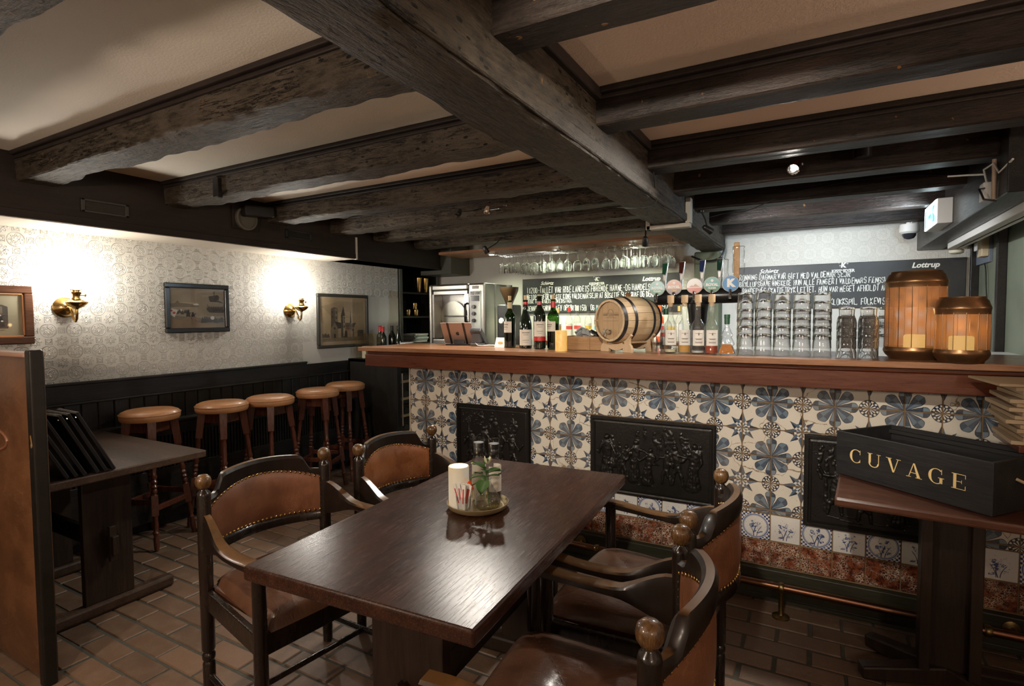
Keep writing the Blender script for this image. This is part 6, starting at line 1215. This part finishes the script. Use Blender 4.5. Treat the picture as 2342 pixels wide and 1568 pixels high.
for k, pts in enumerate(([(.66,3.19,1.985), (.655,3.22,2.03), (.62,3.30,2.05), (.55,3.38,2.07)], [(.66,3.20,1.985), (.64,3.16,2.04), (.66,3.10,2.05), (.67,3.06,2.0), (.69,2.96,2.03)], [(.65,3.17,1.96), (.62,3.13,1.95), (.63,3.10,1.90), (.67,3.08,1.885)])): MB().tube(pts, .0045, 6).build('cable', (WHITE, WHITE, BLACK)[k], jb, smooth=60)
MB().tube([(.668, 3.12, 1.90), (.665, 3.11, 2.07)], .009, 8).build('vertical_cable', plain('cable_tan', (.35,.25,.17), .5), jb, smooth=60)
tk = thing('beam_trunking', 'grey U-shaped cable trunking wrapped round the main beam', 'trunking', (-.8, 3.43, 1.95)); GRT = plain('trunking_grey', (.30,.27,.22), .5)
MB().box(-.13, .13, -.03, .03, -.012, .012).build('bottom_channel', GRT, tk, bevel=.002); MB().box(.105, .135, -.03, .03, .012, .16).build('right_channel', GRT, tk, bevel=.002); MB().box(-.135, -.108, -.03, .03, -.012, .05).build('left_channel', GRT, tk, bevel=.002)
def cable(label, pts, r, mat):
    P_ = [Vector(p) for p in pts]; out = []
    for i in range(len(P_)-1):
        a, b, c, d = P_[max(i-1, 0)], P_[i], P_[i+1], P_[min(i+2, len(P_)-1)]
        for k in range(8): s = k/8; out.append(.5*((2*b)+(-a+c)*s+(2*a-5*b+4*c-d)*s*s+(-a+3*b-3*c+d)*s**3))
    tag(MB().tube(out+[P_[-1]], r, 6).build('cable', mat, None, smooth=60), label, 'cable')
cable('thin black cable looped down the right flank of the main beam', [(-.68,2.60,2.16), (-.683,2.62,2.08), (-.686,2.66,2.02), (-.70,2.72,1.955), (-.80,2.72,1.945), (-.89,2.70,1.955)], .003, BLACK)
cable('thick black cable bundle hanging round the top of the column', [(-.70,5.02,2.06), (-.70,5.0,1.95), (-.74,4.98,1.89), (-.85,5.0,1.88), (-.97,5.03,1.93)], .009, BLACK)
cable('thin dark cable sagging from the right joists to the black spot lamp', [(.10,3.66,2.15), (-.15,3.66,2.12), (-.38,3.66,2.045), (-.5,3.70,2.05), (-.61,3.74,2.04)], .0025, BLACKM)
cable('thin cable stapled along the cable joist on the right', [(-.6,3.67,2.17), (-.2,3.672,2.13), (.1,3.672,2.155), (.4,3.672,2.16), (.62,3.672,2.13)], .003, BLACKM)
eb = thing('fuse_panel', 'small fuse panel with beige sockets and a tall cream cover on the right wall', 'fuse panel', (1.05, 5.0, 1.86)); MB().box(-.02, 0, -.12, .22, -.10, .25).build('backing_board', plain('blue_grey_board', (.14,.16,.20), .5), eb, bevel=.002); MB().box(-.06, -.02, -.12, -.0, -.06, .25).build('cream_cover', plain('cream_cover', (.50,.40,.25), .5), eb, bevel=.004)
for k in range(3): MB().box(-.045, -.02, .02+.055*k, .065+.055*k, .0, .06).build('fuse', WHITE, eb, bevel=.003); MB().box(-.045, -.02, .02+.055*k, .065+.055*k, .13, .18).build('fuse', WHITE, eb, bevel=.003)
MB().box(-.06, -.03, .03, .17, .075, .115).build('beige_socket', plain('beige_socket', (.42,.34,.18), .5), eb, bevel=.004)
cable('black cable hanging down the green wall below the fuse panel', [(1.04,5.08,1.80), (1.035,4.98,1.72), (1.035,4.94,1.55), (1.04,4.88,1.40), (1.035,4.84,1.25), (1.04,4.86,1.15)], .004, BLACKM)
tag(MB().box(.70, 1.045, 3.40, 4.45, 1.13, 1.165).box(.72, 1.04, 3.42, 4.43, 0, 1.13).build('side_counter', WHITE, None, bevel=.003), 'white side counter against the green wall behind the bar', 'counter')
# ------------------------------------------------------------------ things in the wall niche
SHK = [(.001, 0), (.024, 0), (.028, .01), (.042, .17), (.040, .172), (.026, .012), (.001, .01)]
for k, (y, lb) in enumerate(((4.98, 'left of the two tall gold shaker cups on the top niche shelf'), (5.11, 'right of the two tall gold shaker cups on the top niche shelf'))): o = MB().lathe(SHK, 22).build('shaker_cup', BRASS, None, smooth=40); o.location = (-4.0, y, 1.691); tag(o, lb, 'shaker')
sw = thing('straw_cup', 'small glass full of striped straws on the middle niche shelf', 'glass', (-4.02, 4.68, 1.426)); MB().lathe([(.026, 0), (.03, .0), (.033, .06), (.031, .06)], 16).build('glass_body', GLASS, sw, smooth=40)
for k in range(10): a = k*.63; MB().tube([(.010*cos(a), .010*sin(a), .004), (.026*cos(a), .026*sin(a), .085)], .003, 6).build('straw', PAPER if k % 3 else REDP, sw)
for (y, z, lb) in ((4.81, 1.426, 'hammered gold cup next to the straws in the niche'), (4.95, 1.426, 'lower gold cup of the pair at the right in the niche'), (4.93, 1.501, 'gold cup standing on top of the others in the niche')): o = MB().lathe([(.001, 0), (.030, 0), (.034, .008), (.031, .03), (.036, .05), (.034, .073), (.030, .073), (.001, .07)], 20).build('gold_cup', BRASS, None, smooth=40); o.location = (-4.02, y, z); tag(o, lb, 'cup')
for k in range(5): o = MB().box(-.10, .10, -.14, .14, 0, .018).build('paper_pad', plain('pad_green', (.30,.36,.33), .7) if k % 2 else PAPER, None, bevel=.002); o.location = (-4.05+.006*k, 4.93+.012*(k % 3), 1.130+.019*k); o.rotation_euler = (0, 0, .05*k); tag(o, 'pale notepad in the pile at the bottom of the niche', 'notepad', 'notepads in the niche')
